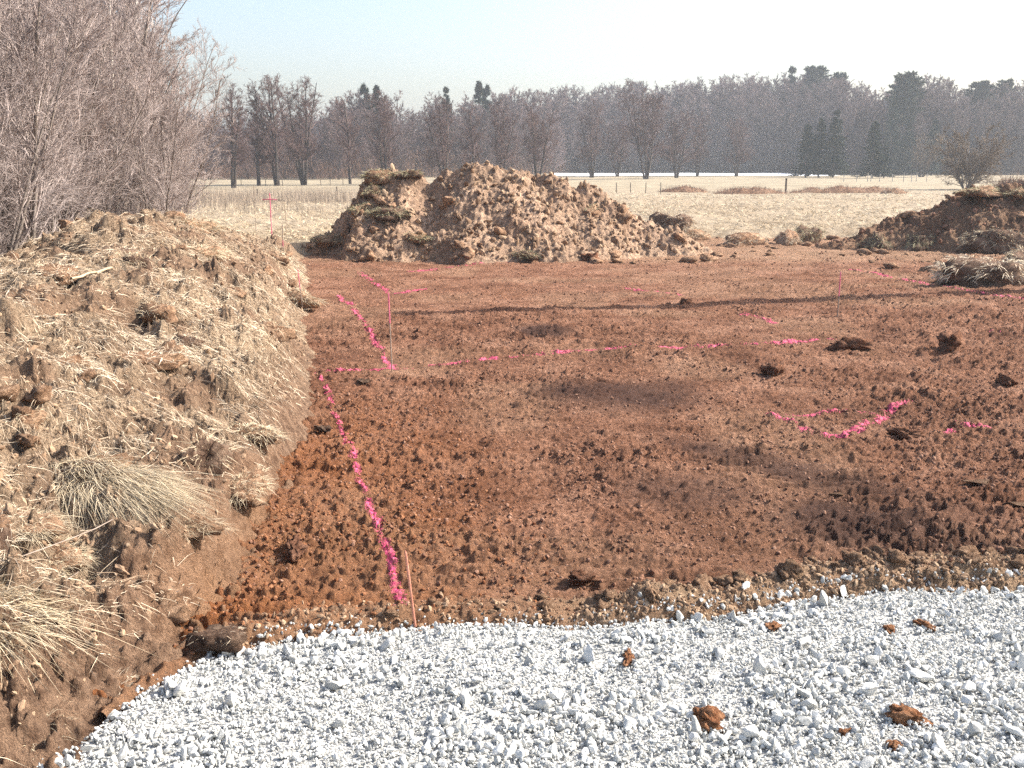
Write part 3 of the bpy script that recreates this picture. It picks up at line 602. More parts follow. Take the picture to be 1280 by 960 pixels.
# ------------------------------------------------------------------ soil heaps
def heap(name, label, zf, x0, x1, y0, y1, nx, ny, mat, nclod, ncl_ind, dryf):
    root = empty(name, ((x0 + x1) / 2, (y0 + y1) / 2, 0)); tag(root, label, 'soil heap'); bpy.context.view_layer.update()
    X, Y = np.meshgrid(np.linspace(x0, x1, nx), np.linspace(y0, y1, ny)); X = X.ravel(); Y = Y.ravel(); Z = zf(X, Y); F = grid_faces(ny, nx)
    k = (Z > -0.02)[F].any(1)
    offset_child(link('soil', mesh('soil', np.stack([X, Y, Z], 1), F[k], {'dry': dryf(X, Y), 'orange': X * 0, 'damp_shade': X * 0}, False), M[mat], root), root)
    x = rng.uniform(x0, x1, nclod * 3); y = rng.uniform(y0, (y0 + y1) / 2 + 0.5, nclod * 3); z = zf(x, y); ok = z > 0.05; x, y, z = x[ok][:nclod], y[ok][:nclod], z[ok][:nclod]
    s = 0.02 + 0.16 * rng.random(len(x)) ** 7
    offset_child(strew('clods', np.stack([x, y, z + s * 0.2], 1), s, G_DR if mat == 'heap' else G_CR, root), root)
    x = rng.uniform(x0, x1, 4000); y = rng.uniform(y0, (y0 + y1) / 2 + 0.3, 4000); z = zf(x, y); ok = z > 0.1; x, y, z = x[ok][:ncl_ind], y[ok][:ncl_ind], z[ok][:ncl_ind]
    for q in range(len(x)):
        s = 0.08 + 0.2 * rng.random() ** 2.5; o = link('clod', CLM[q % 8], M['heap_u'], root); o.location = (x[q], y[q], z[q] + s * 0.1)
        o.rotation_euler = (rng.uniform(-.5, .5), rng.uniform(-.5, .5), rng.uniform(0, 6.28)); o.scale = (s * 1.2, s, s * 0.9); offset_child(o, root)
    return root
hm = heap('soil_heap', 'tall brown soil heap in the middle with grassy sods on its left shoulder', z_main, -7.6, 7.6, 25.6, 33.5, 460, 230, 'heap', 4500, 60, lambda x, y: 0.35 * vn(x * 1.2, y * 1.2, 181))
for k, (px, py, sc) in enumerate([(478, 222, (0.55, 0.42, 0.30)), (507, 217, (0.45, 0.4, 0.22)), (455, 262, (0.5, 0.4, 0.3)), (490, 268, (0.55, 0.45, 0.28)), (520, 296, (0.6, 0.4, 0.28)), (470, 240, (0.45, 0.4, 0.25)), (420, 300, (0.5, 0.45, 0.22)), (655, 318, (0.55, 0.3, 0.2)), (740, 262, (0.35, 0.3, 0.25))]):
    p = hit(px, py, z_main, 20, 36); sod('', p - [0, 0, 0.06], sc, k * 2.1, 40 + k, 700, 0.36, 0.026, 'clod_dark' if k % 2 else 'clod', 'straw_green', parent=hm)
hr = heap('soil_heap', 'dark brown soil heap rising out of the right edge', z_right, 8.6, 23.5, 27.5, 35.5, 330, 170, 'heap_dark', 3500, 45, lambda x, y: 0.2 * vn(x, y, 182))
p = hit(1228, 243, z_right, 20, 36); sod('', p, (0.75, 0.5, 0.3), 0.4, 60, 900, 0.34, 0.024, 'clod', 'straw_green', parent=hr)
p = hit(1275, 245, z_right, 20, 36); sod('', p, (0.6, 0.5, 0.25), 1.4, 61, 900, 0.34, 0.024, 'clod', 'straw_green', parent=hr)

for k, (px, py, z, sc, rz, gm, lab, sm_) in enumerate([
        (1205, 305, 0.2, (0.72, 0.5, 0.42), 0.2, 'straw_pale', 'big rounded grass sod in front of the right heap, dark beneath', 'clod_dark'),
        (1246, 309, 0.2, (0.75, 0.45, 0.34), -0.2, 'straw_pale', 'low shaggy sod right of the biggest rounded sod', 'clod_dark'),
        (1207, 284, 0.5, (0.42, 0.36, 0.34), 0.6, 'straw_green', 'small grey-green sod perched on the right heap slope', 'clod_dark'),
        (1150, 309, 0.1, (0.55, 0.42, 0.32), 0.9, 'straw_green', 'dark-sided sod left of the biggest rounded sod', 'clod_dark'),
        (1098, 311, 0.05, (0.40, 0.34, 0.26), 0.1, 'straw_green', 'leftmost of the grass sods below the right heap', 'clod_dark'),
        (1130, 292, 0.15, (0.40, 0.30, 0.26), 2.0, 'straw_green', 'small sod at the foot of the right heap', 'clod'),
        (1250, 350, 0.12, (1.15, 0.55, 0.42), 0.15, 'straw', 'long dark overhanging turf slab at the right edge of the pad', 'clod_dark'),
        (1290, 340, 0.15, (0.75, 0.6, 0.50), 1.0, 'straw_pale', 'straw-topped sod behind the long turf slab at the right edge', 'clod_dark'),
        (1195, 352, 0.04, (0.45, 0.40, 0.26), 2.2, 'straw', 'crumbling left end of the turf slab row at the right', 'clod_dark'),
        (1008, 300, 0.12, (0.55, 0.42, 0.34), 0.5, 'straw_green', 'lumpy sod pile at the far pad edge between the two heaps', 'clod_dark'),
        (985, 303, 0.08, (0.40, 0.35, 0.22), 1.5, 'straw', 'flat clump left of the lumpy sod pile at the far edge', 'clod'),
        (840, 288, 0.2, (0.75, 0.5, 0.36), -0.3, 'straw', 'dark overturned soil slab at the right foot of the tall heap', 'clod_dark'),
        (866, 297, 0.1, (0.60, 0.35, 0.22), 0.2, 'straw_pale', 'pale grass sod beside the overturned slab', 'clod'),
        (815, 303, 0.1, (0.55, 0.35, 0.24), 0.8, 'straw_green', 'low grass sod in front of the overturned slab', 'clod_dark'),
        (930, 305, 0.05, (0.60, 0.35, 0.20), 0.4, 'straw', 'flat brown clump on the far pad edge', 'clod')]):
    p = at(px, py, z); sod(lab, p, (sc[0] * 1.12, sc[1] * 1.12, sc[2] * 1.8), rz, 70 + k, 1300, 0.22, 0.018, sm_, gm, cat='sod', group='sods around the far pad edge', droop=0.8, spread=0.8)

# ------------------------------------------------------------------ single clods on the pad and the gravel
def clod(px, py, s, lab, mat, seed, zf=z_pad, flat=0.7, group=None, stretch=1.4):
    p = hit(px, py, zf); V, F = rugged(seed + 500, 4, 0.5, 5); 
    o = link('soil_clod', mesh('soil_clod', V, F, None, False), M[mat + '_u']); o.location = (p[0], p[1], p[2] + s * 0.2); o.scale = (s * stretch, s, s); o.rotation_euler = (0, 0, seed * 0.7)
    tag(o, lab, 'clod', group)
for k, a in enumerate([
        (1062, 436, 0.15, 'dark jagged clod on the pad near the end of the pink cross line', 'clod_red'),
        (1190, 436, 0.19, 'largest brown clod on the right side of the pad', 'clod_red'),
        (967, 468, 0.13, 'long dark clod left of the pink box corner', 'clod_red'),
        (1258, 480, 0.11, 'brown clod by the right picture edge', 'clod_red'),
        (405, 538, 0.055, 'single round clod beside the pink line at the bank foot', 'clod_dark'),
        (453, 479, 0.055, 'small dark clod below the second pink line corner', 'clod_dark'),
        (856, 380, 0.14, 'clod lying in the dark shadow line', 'clod_red'),
        (370, 690, 0.085, 'dark crumbled clod at the foot of the cut face', 'clod_red'),
        (1130, 545, 0.10, 'brown clod right of the pink box corner', 'clod_red'),
        (725, 728, 0.06, 'small dark lump near the gravel in the middle of the pad', 'clod_red'),
        (740, 325, 0.22, 'pinkish brown clod in front of the tall heap', 'clod_red')]):
    clod(*a, seed=k)
for k, a in enumerate([
        (785, 826, 0.040, 'small orange clod on the gravel near its upper edge', 'clod_orange'),
        (880, 905, 0.065, 'largest orange clod lying on the gravel', 'clod_orange'),
        (1133, 900, 0.055, 'orange clod with a white stone stuck in it', 'clod_orange'),
        (1117, 936, 0.028, 'small orange crumb below the clod with the white stone', 'clod_orange'),
        (966, 785, 0.038, 'flat orange clod touching the soil rim of the gravel', 'clod_orange'),
        (1112, 790, 0.032, 'left of two flat orange clods on the right gravel', 'clod_orange'),
        (1155, 783, 0.032, 'right of two flat orange clods on the right gravel', 'clod_orange'),
        (1055, 918, 0.022, 'tiny orange crumb left of the clod with the white stone', 'clod_orange')]):
    clod(*a, seed=20 + k, zf=z_gravel, flat=0.6)
for k, (px, py, s, lab) in enumerate([(1225, 607, 0.085, 'flat pale slab of stone on the right of the pad'), (1268, 632, 0.07, 'pale broken stone near the right picture edge'), (1048, 619, 0.045, 'small pale stone by the dark painted shadow patch'), (1125, 895, 0.04, 'white stone stuck in the orange clod')]):
    p = hit(px, py, z_pad if k < 3 else z_gravel); V, F = STONE2[k]; o = link('pale_stone', mesh('pale_stone', V, F), M['block'] if k == 3 else M['clod']); o.location = (p[0], p[1], p[2] + s * (0.2 if k < 3 else 0.5)); o.scale = (s * 1.6, s, s * 0.7); tag(o, lab, 'stone')
for k in range(120):      # clods along the soil rim beside the gravel
    x = rng.uniform(-1.3, 4.2) if k < 45 else rng.uniform(0.6, 4.4); y = float(yedge(x)) + rng.uniform(0.02, 0.26); s = 0.016 + 0.055 * rng.random() ** 2.5
    o = link('clod', CLM[k % 8], M['heap_u'], pad); o.location = (x, y, float(z_pad(x, y)) + s * 0.2); o.scale = (s * 1.2, s, s); o.rotation_euler = (0, 0, rng.uniform(0, 6))

for k in range(110):     # broken soil along the far rim of the pad and the foot of the heaps
    if k < 40: p = at(rng.uniform(880, 1180), rng.uniform(294, 322), 0.05)
    elif k < 80: p = at(rng.uniform(420, 900), rng.uniform(310, 328), 0.03)
    else: p = at(rng.uniform(1080, 1275), rng.uniform(296, 345), 0.05)
    s = 0.06 + 0.16 * rng.random() ** 2; o = link('clod', CLM[k % 8], M['clod_u'] if k % 3 else M['heap_u'], pad); o.location = (p[0], p[1], max(0.0, float(z_pad(p[0], p[1]))) + s * 0.15); o.scale = (s * 1.3, s, s * 0.8); o.rotation_euler = (0, 0, rng.uniform(0, 6))

# ------------------------------------------------------------------ pink spray lines, laid 5 mm over the soil they were sprayed on
PC = np.stack([PX, PY], 1)[PF].mean(1)
def paint(lab, pts, w=0.06, dens=0.75, seed=0):
    q = np.array([at(*p)[:2] for p in pts]); d = np.full(len(PC), 9e9); bb = (PC[:, 0] > q[:, 0].min() - 0.5) & (PC[:, 0] < q[:, 0].max() + 0.5) & (PC[:, 1] > q[:, 1].min() - 0.5) & (PC[:, 1] < q[:, 1].max() + 0.5) & keep
    idx = np.where(bb)[0]; c = PC[idx] + 0.04 * np.stack([fbm(PC[idx, 0] * 3, PC[idx, 1] * 3, 5 + seed, 3), fbm(PC[idx, 0] * 3 + 9, PC[idx, 1] * 3, 6 + seed, 3)], 1); d = np.full(len(idx), 9e9)
    for a, b_ in zip(q[:-1], q[1:]):
        ab = b_ - a; t_ = np.clip(((c - a) @ ab) / (ab @ ab), 0, 1); d = np.minimum(d, np.linalg.norm(c - a - t_[:, None] * ab, axis=1))
    sel = PF[idx[d < 1.5 * w]]
    if not len(sel): return
    Q = np.stack([PX[sel], PY[sel], PZ[sel]], -1); na, nb = 3, 4; V = []
    for i_ in range(na):
        for j_ in range(nb):
            c4 = []
            for (u_, v_) in ((i_, j_), (i_ + 1, j_), (i_ + 1, j_ + 1), (i_, j_ + 1)):
                u_ /= na; v_ /= nb; c4.append(Q[:, 0] * (1 - u_) * (1 - v_) + Q[:, 1] * u_ * (1 - v_) + Q[:, 2] * u_ * v_ + Q[:, 3] * (1 - u_) * v_)
            V.append(np.stack(c4, 1))
    V = np.concatenate(V); cc = V.mean(1)[:, :2]; cw = cc + 0.05 * np.stack([fbm(cc[:, 0] * 3, cc[:, 1] * 3, 5 + seed, 3), fbm(cc[:, 0] * 3 + 9, cc[:, 1] * 3, 6 + seed, 3)], 1); dd = np.full(len(cc), 9e9)
    for a, b_ in zip(q[:-1], q[1:]):
        ab = b_ - a; t_ = np.clip(((cw - a) @ ab) / (ab @ ab), 0, 1); dd = np.minimum(dd, np.linalg.norm(cw - a - t_[:, None] * ab, axis=1))
    prob = dens * 0.80 * np.exp(-(dd / (w * 0.62)) ** 2) * (0.25 + 0.75 * sm(0.25, 0.6, vn(cc[:, 0] * 8, cc[:, 1] * 8, seed + 3)))
    V = V[prob > 0.35 * vn(cc[:, 0] * 60, cc[:, 1] * 45, 81 + seed) + 0.65 * rng.random(len(cc))]
    V[..., 2] += (0.003 + 0.0002 * V[..., 1]); inv = np.arange(len(V) * 4); V = V.reshape(-1, 3)
    o = link('pink_paint_line', mesh('pink_paint_line', V, inv.reshape(-1, 4), None, False), M['paint']); tag(o, lab, 'paint line', 'pink sprayed marking lines')
paint('long pink line from the foreground stake up along the left bank', [(507, 775), (490, 710), (470, 650), (450, 600), (432, 550), (415, 510), (402, 478)], 0.055, 1.0, 0)
paint('short pink line from the left bank to the corner stake', [(402, 470), (440, 466), (490, 463), (520, 460)], 0.10, 0.9, 10)
paint('pink line slanting from the corner stake toward the tall heap', [(491, 463), (465, 420), (440, 385), (424, 369)], 0.09, 1.0, 20)
paint('faint pink line crossing the middle of the pad', [(540, 457), (640, 448), (700, 443), (760, 439), (880, 435), (960, 432), (1045, 425)], 0.12, 0.95, 30)
paint('faint pink line near the far left pad corner', [(449, 341), (465, 352), (490, 367), (530, 362)], 0.13, 0.85, 40)
paint('faint pink line along the foot of the tall heap', [(510, 341), (610, 330), (735, 327)], 0.18, 0.8, 50)
paint('short faint pink line beyond the shadow line', [(780, 362), (850, 370)], 0.15, 0.8, 60)
paint('faint pink dash in front of the shadow line', [(925, 392), (972, 406)], 0.13, 0.8, 70)
paint('bright pink box corner sprayed on the right of the pad', [(962, 515), (1000, 531), (1035, 545), (1058, 545), (1080, 530), (1132, 504)], 0.085, 1.0, 80)
paint('thin broken pink line above the bright box corner', [(962, 514), (1010, 517), (1060, 512), (1090, 516)], 0.07, 0.85, 90)
paint('pink blotches right of the bright box corner', [(1180, 540), (1205, 533), (1240, 536)], 0.09, 0.95, 100)
paint('pink line running to the right edge below the turf slabs', [(1060, 339), (1100, 344), (1140, 352), (1190, 362), (1285, 378)], 0.15, 0.8, 110)
paint('small pink spot by the right picture edge', [(1238, 416), (1250, 417)], 0.10, 0.9, 120)

# ------------------------------------------------------------------ tubes, trees
def tubes(P, R, sides):
    Mn, K, _ = P.shape; T = np.gradient(P, axis=1); T = norm(T)
    ref = np.where(np.abs(T[:, :1, 2:3]) > 0.9, np.array([1.0, 0, 0]), np.array([0, 0, 1.0])); ref = np.repeat(ref, K, 1)
    A = norm(np.cross(T, ref)); B = np.cross(T, A)
    th = np.arange(sides) * 2 * np.pi / sides
    V = P[:, :, None, :] + R[:, :, None, None] * (A[:, :, None, :] * np.cos(th)[None, None, :, None] + B[:, :, None, :] * np.sin(th)[None, None, :, None])
    k = np.arange(K - 1)[:, None]; s = np.arange(sides)[None]; a = k * sides + s; b = k * sides + (s + 1) % sides
    q = np.stack([a, b, b + sides, a + sides], -1).reshape(-1, 4)
    F = q[None] + (np.arange(Mn) * K * sides)[:, None, None]
    return V.reshape(-1, 3), F.reshape(-1, 4)
def spawn(P, R, n, t0, t1, L, ang, K, up, jit, rg, lshape=0.6, rr=0.55, taper=0.35):
    Mn, KP, _ = P.shape; t = rg.uniform(t0, t1, (Mn, n)); f = t * (KP - 1); i = np.minimum(f.astype(int), KP - 2); fr = (f - i)[..., None]
    m = np.arange(Mn)[:, None]; p = P[m, i] * (1 - fr) + P[m, i + 1] * fr; tg = norm(P[m, i + 1] - P[m, i]); r = R[m, i] * (1 - fr[..., 0]) + R[m, i + 1] * fr[..., 0]
    pl = np.linalg.norm(P[:, -1] - P[:, 0], axis=1)[:, None]
    per = norm(np.cross(tg, rg.normal(size=tg.shape))); an = ang * rg.uniform(0.6, 1.3, t.shape)[..., None]
    d = norm(np.cos(an) * tg + np.sin(an) * per); ln = L * pl * (1 - lshape * t) * rg.uniform(0.55, 1.2, t.shape)
    p = p.reshape(-1, 3); d = d.reshape(-1, 3); ln = ln.ravel(); r = np.maximum(r.ravel() * rr, 0.0015)
    out = [p]; 
    for k in range(1, K):
        d = norm(d + np.array([0, 0, up]) / (K - 1) + rg.normal(size=d.shape) * jit); out.append(out[-1] + d * (ln / (K - 1))[:, None])
    return np.stack(out, 1), r[:, None] * np.linspace(1, taper, K)[None]
def stems(n, H, spread, r0, K, rg, base=0.15, jit=0.06, up=0.5):
    a = rg.uniform(0, 6.28) + np.arange(n) * 6.28 / max(n, 1) + rg.normal(size=n) * 0.4; sp = spread * rg.uniform(0.5, 1.2, n)
    d = norm(np.stack([np.cos(a) * sp, np.sin(a) * sp, np.ones(n)], 1)); p = np.stack([np.cos(a), np.sin(a), 0 * a], 1) * (base if n > 1 else 0); p[:, 2] = -0.15
    out = [p]; ln = H * rg.uniform(0.8, 1.05, n)
    for k in range(1, K):
        d = norm(d + np.array([0, 0, up]) / K + rg.normal(size=d.shape) * jit); out.append(out[-1] + d * (ln / (K - 1))[:, None])
    return np.stack(out, 1), (r0 * rg.uniform(0.7, 1.1, n))[:, None] * np.linspace(1, 0.22, K)[None]
def qmesh(name, parts):
    V = []; F = []; n = 0
    for v, f in parts: V.append(v); F.append(f + n); n += len(v)
    return mesh(name, np.concatenate(V), np.concatenate(F), None, False)
def bare_tree(seed, H, n, spread, r0, n1, n2, n3_, l1, l2, l3, a1, rt, t0=0.2, up=0.4, k3=2, jit=0.06, n4=0):
    rg = np.random.default_rng(seed); S, SR = stems(n, H, spread, r0, 10, rg, jit=jit)
    A, AR = spawn(S, SR, n1, t0, 0.98, l1, a1, 5, up, 0.10, rg); AR = np.maximum(AR, rt * 1.3)
    B, BR = spawn(A, AR, n2, 0.15, 1.0, l2, 0.75, 4, up * 0.8, 0.14, rg, 0.45); BR = np.maximum(BR, rt)
    C, CR = spawn(B, BR, n3_, 0.1, 1.0, l3, 0.7, k3, up * 0.6, 0.16, rg, 0.3); CR = np.maximum(CR, rt * 0.7)
    zs = S[..., 2].max(); tr = [tubes(S, SR, 6)]; cr = [tubes(A, AR, 4), tubes(B, BR, 3), tubes(C, CR, 3)]
    if n4:
        E, ER = spawn(C, CR, n4, 0.1, 1.0, 0.6, 0.6, 2, 0.3, 0.16, rg, 0.3); cr.append(tubes(E, np.maximum(ER, rt * 0.55), 3))
    return qmesh('trunk', tr), qmesh('crown', cr), max(zs, *(p[0][:, 2].max() for p in cr))
def tree_obj(name, proto, mats, loc, rz, sc):
    o = empty(name, tuple(map(float, loc)), rz, sc); link('trunk', proto[0], M[mats[0]], o); link('crown', proto[1], M[mats[1]], o); return o

# thicket of bare young trees behind the bank
TH = [bare_tree(200 + k, 5.6, 8, 0.46, 0.036, 20, 7, 10, 0.36, 0.50, 0.55, 0.70, 0.0042, 0.06, 0.25, 2, 0.07) for k in range(3)]
THB = [bare_tree(220 + k, 6.5, 2, 0.12, 0.05, 40, 7, 8, 0.26, 0.45, 0.55, 0.65, 0.0050, 0.12, 0.3, 2, 0.04) for k in range(2)]
spots = []
for k in range(13):
    u = k / 12; y0 = 11.5 + 20.0 * u; spots.append((-8.3 - 3.3 * u + rng.uniform(-0.5, 0.3), y0 + rng.uniform(-0.4, 0.4), 0.95 + 0.32 * u))
for k in range(14):
    u = k / 13; y0 = 13.5 + 20 * u; spots.append((-10.6 - 3.4 * u + rng.uniform(-0.6, 0.6), y0, 1.15 + 0.42 * u))
TALL = [(-10.3, 26.0, 1.25), (-11.2, 29.0, 1.35), (-11.9, 31.5, 1.42), (-11.0, 27.5, 1.4), (-12.8, 33.5, 1.5), (-9.8, 22.0, 1.2), (-9.0, 18.5, 1.1)]
spots += TALL + [(-9.0, 25.5, 0.85), (-9.7, 28.5, 0.95), (-10.4, 31.0, 1.0), (-11.2, 33.0, 1.15)]
spots.sort(key=lambda s_: s_[1])
ordn = ['nearest', 'second nearest', 'third', 'fourth', 'fifth', 'sixth', 'seventh', 'eighth', 'ninth', 'tenth', 'eleventh', 'twelfth', 'thirteenth']
for k, (x, y, s) in enumerate(spots):
    birch = k in (21, 26, 31)
    pr = THB[k % 2] if birch or (x, y, s) in TALL else TH[k % 3]
    o = empty('bare_young_tree', (x, y, 0.2), k * 2.399, (s, s, s * rng.uniform(0.92, 1.1)))
    if birch: tr = link('trunk', pr[0], M['birch'], o)
    else: tr = link('trunk', pr[0], M['thicket_bark'], o)
    link('crown', pr[1], M['thicket_twig'], o)
    lab = 'leafless many-stemmed young tree in the dense thicket left behind the bank'
    if birch: lab = {21: 'nearest of the pale birch stems in the left thicket', 26: 'middle one of the pale birch stems in the left thicket', 31: 'farthest of the pale birch stems in the left thicket'}[k]
    if k == 0: lab = 'nearest bare young tree of the thicket, at the left picture edge'
    if k == len(spots) - 1: lab = 'farthest bare young tree at the right end of the left thicket'
    tag(o, lab, 'tree', 'bare trees of the left thicket')

# far wood
SKY = [(-200, 120), (200, 120), (280, 142), (330, 148), (400, 132), (420, 122), (450, 114), (490, 118), (505, 134), (518, 146), (530, 134), (548, 120), (575, 124), (600, 122), (640, 113), (700, 113), (760, 109), (800, 104), (850, 107), (900, 99), (950, 97), (985, 96), (1020, 96), (1060, 106), (1090, 110), (1110, 98), (1160, 96), (1190, 111), (1240, 108), (1280, 104), (1500, 105)]
DST = [(-200, 150), (420, 160), (520, 175), (640, 205), (720, 250), (1000, 252), (1060, 225), (1500, 215)]
WT = [bare_tree(300 + k, 10, n_, sp_, 0.13, n1_, 8, 10, 0.36, 0.46, 0.55, 0.72, 0.017, 0.10, 0.25, 2, 0.04) for k, (n_, sp_, n1_) in enumerate([(1, 0, 60), (2, 0.16, 34), (1, 0, 54), (3, 0.2, 24)])]
WTM = []
for tr, cr, h_ in WT:
    nv = len(tr.vertices); V = np.empty((nv + len(cr.vertices)) * 3, np.float32); tr.vertices.foreach_get('co', V[:nv * 3]); cr.vertices.foreach_get('co', V[nv * 3:])
    f1 = np.empty(len(tr.loops), np.int32); tr.loops.foreach_get('vertex_index', f1); f2 = np.empty(len(cr.loops), np.int32); cr.loops.foreach_get('vertex_index', f2)
    F = np.concatenate([f1.reshape(-1, 4), f2.reshape(-1, 4) + nv])
    WTM.append((mesh('wood_tree', V.reshape(-1, 3), F, None, False, np.concatenate([np.zeros(len(f1) // 4), np.ones(len(f2) // 4)])), h_))
cnt = 0
for row in range(6):
    px = -40.0 + row * 7
    while px < 1330:
        D0 = np.interp(px, *zip(*DST)); D = D0 + [0, 6, 13, 22, 33, 46][row] + rng.uniform(-2, 2)
        ytop = np.interp(px, *zip(*SKY)) + (rng.uniform(0, 16) if row < 3 else rng.uniform(-3, 9))
        if row == 0: ytop += 14
        Hh = CAM_H + (203 - ytop) / FPX * D
        me, h_ = WTM[cnt % 4]; s = Hh / h_
        if px > 200:
            o = link('wood_tree', me, [M['alder_bark'], M['wood_twig']]); o.location = (far_at(px, D), D, -0.1); o.rotation_euler = (0, 0, rng.uniform(0, 6.28)); w = s * rng.uniform(0.95, 1.25); o.scale = (w, w, s)
            tag(o, 'bare brown tree among the dense wood along the horizon', 'tree', 'bare trees of the far wood'); cnt += 1
        px += rng.uniform(0.7, 1.3) * 4.6 / D * FPX
# added dark backdrop behind the front rows, blocks bright haze between the trunks
pxs = np.linspace(180, 1420, 150); q = np.linspace(0, 1, 10); PXs, Q = np.meshgrid(pxs, q); Db = np.interp(PXs, *zip(*DST)) + 30 + 60 * Q
top = CAM_H + (203 - np.interp(PXs, *zip(*SKY)) - 22) / FPX * (Db)
zz = np.maximum(top * np.sin(np.clip(Q * 1.15, 0, 1) * np.pi / 2) + 1.6 * fbm(PXs * 0.09, Q * 3, 205, 3) * Q - 0.3, -0.3)
link('dark_backdrop', mesh('dark_backdrop', np.stack([far_at(PXs, Db).ravel(), Db.ravel(), zz.ravel()], 1), grid_faces(10, 150), None, True), M['hill'], kind='structure')
# alders and single trees standing in front of the wood
AL = [bare_tree(340 + k, 10, n_, sp_, r_, n1_, 8, 8, 0.34, 0.50, 0.7, 0.85, 0.012, 0.20, 0.12, 2, 0.035) for k, (n_, sp_, r_, n1_) in enumerate([(1, 0, 0.20, 46), (3, 0.12, 0.17, 26), (5, 0.20, 0.16, 20), (6, 0.34, 0.13, 18)])]
for k, (px, by, ty, i, lab) in enumerate([
        (291, 233, 108, 1, 'leftmost dark alder at the edge of the pale thicket'),
        (322, 231, 104, 0, 'slim single-stemmed alder right of the leftmost one'),
        (345, 231, 99, 1, 'tall alder with stems parting in a vee before the left wood'),
        (379, 230, 95, 2, 'broad alder with five upright stems left of the tall heap'),
        (437, 229, 122, 0, 'straight thin alder just left of the tall heap'),
        (481, 230, 116, 1, 'bare tree with twisted limbs behind the left shoulder of the heap'),
        (555, 230, 124, 1, 'dark alder right of the gap in the skyline'),
        (592, 229, 132, 0, 'bare tree above the peak of the tall heap'),
        (625, 228, 128, 1, 'bare tree right of the heap peak'),
        (672, 227, 130, 3, 'spreading tree behind the right shoulder of the heap'),
        (740, 221, 128, 1, 'bare tree at the left end of the white strip'),
        (772, 220, 146, 3, 'low spreading tree in front of the white strip, left of the big alder'),
        (808, 223, 104, 3, 'big fan-shaped alder with many stems before the white strip'),
        (846, 222, 138, 2, 'alder clump right of the big fan-shaped one'),
        (872, 220, 142, 1, 'slender alder pair halfway along the white strip'),
        (921, 220, 148, 2, 'thick-based alder before the right part of the white strip')]):
    D = (CAM_H - 0.0) * FPX / (by - 203); Hh = CAM_H + (203 - ty) / FPX * D; pr = AL[i]; s = Hh / pr[2]
    tag(tree_obj('alder_tree', pr, ('alder_bark', 'alder_twig'), (far_at(px, D), D, 0), k * 1.7, s), lab, 'tree', 'alders in front of the wood')
# conifers
def conifer(seed, pine=False):
    rg = np.random.default_rng(seed); S = np.stack([rg.normal(size=12) * 0.02, rg.normal(size=12) * 0.02, np.linspace(-0.1, 10, 12)], 1)[None]; SR = np.linspace(0.16, 0.02, 12)[None]
    n = 170; t = np.sort(rg.uniform(0.5 if pine else 0.06, 0.99, n)); a = rg.uniform(0, 6.28, n)
    if pine: ln = 1.7 * np.sqrt(np.clip(1 - ((t - 0.68) / 0.34) ** 2, 0.02, 1)) * rg.uniform(0.5, 1.1, n)
    else: ln = (2.6 * (1 - t) ** 0.85 + 0.12) * rg.uniform(0.6, 1.15, n)
    d = np.stack([np.cos(a), np.sin(a), np.full(n, 0.35 if pine else -0.05)], 1); p = np.stack([0 * t, 0 * t, t * 10], 1)
    K = 6; f = np.linspace(0, 1, K)[None, :, None]; B = p[:, None] + d[:, None] * f * ln[:, None, None]; B[..., 2] += (-0.22 if not pine else 0) * (f[..., 0] - f[..., 0] ** 2 * 0.8) * ln[:, None]
    BR = np.linspace(0.035, 0.008, K)[None].repeat(n, 0)
    m = 64; q = rg.uniform(0.1, 1.0, (n, m)) * (K - 1); i = np.minimum(q.astype(int), K - 2); fr = (q - i)[..., None]; idx = np.arange(n)[:, None]
    r = (B[idx, i] * (1 - fr) + B[idx, i + 1] * fr).reshape(-1, 3); dd = norm(np.repeat(d[:, None], m, 1).reshape(-1, 3) * 0.7 + rg.normal(size=(n * m, 3)) * 0.6 + [0, 0, 0.2 if pine else -0.25]); LL = rg.uniform(0.18, 0.5, n * m)
    v, f3, sh = strands(r, dd, LL, np.full(n * m, 0.14), np.zeros((n * m, 3)), np.zeros(n * m), rg, 1)
    return qmesh('trunk', [tubes(S, SR, 7), tubes(B, BR, 3)]), mesh('foliage', v, f3), 10.0
CF = [conifer(400), conifer(401), conifer(402)]; PN = [conifer(410, True), conifer(411, True)]
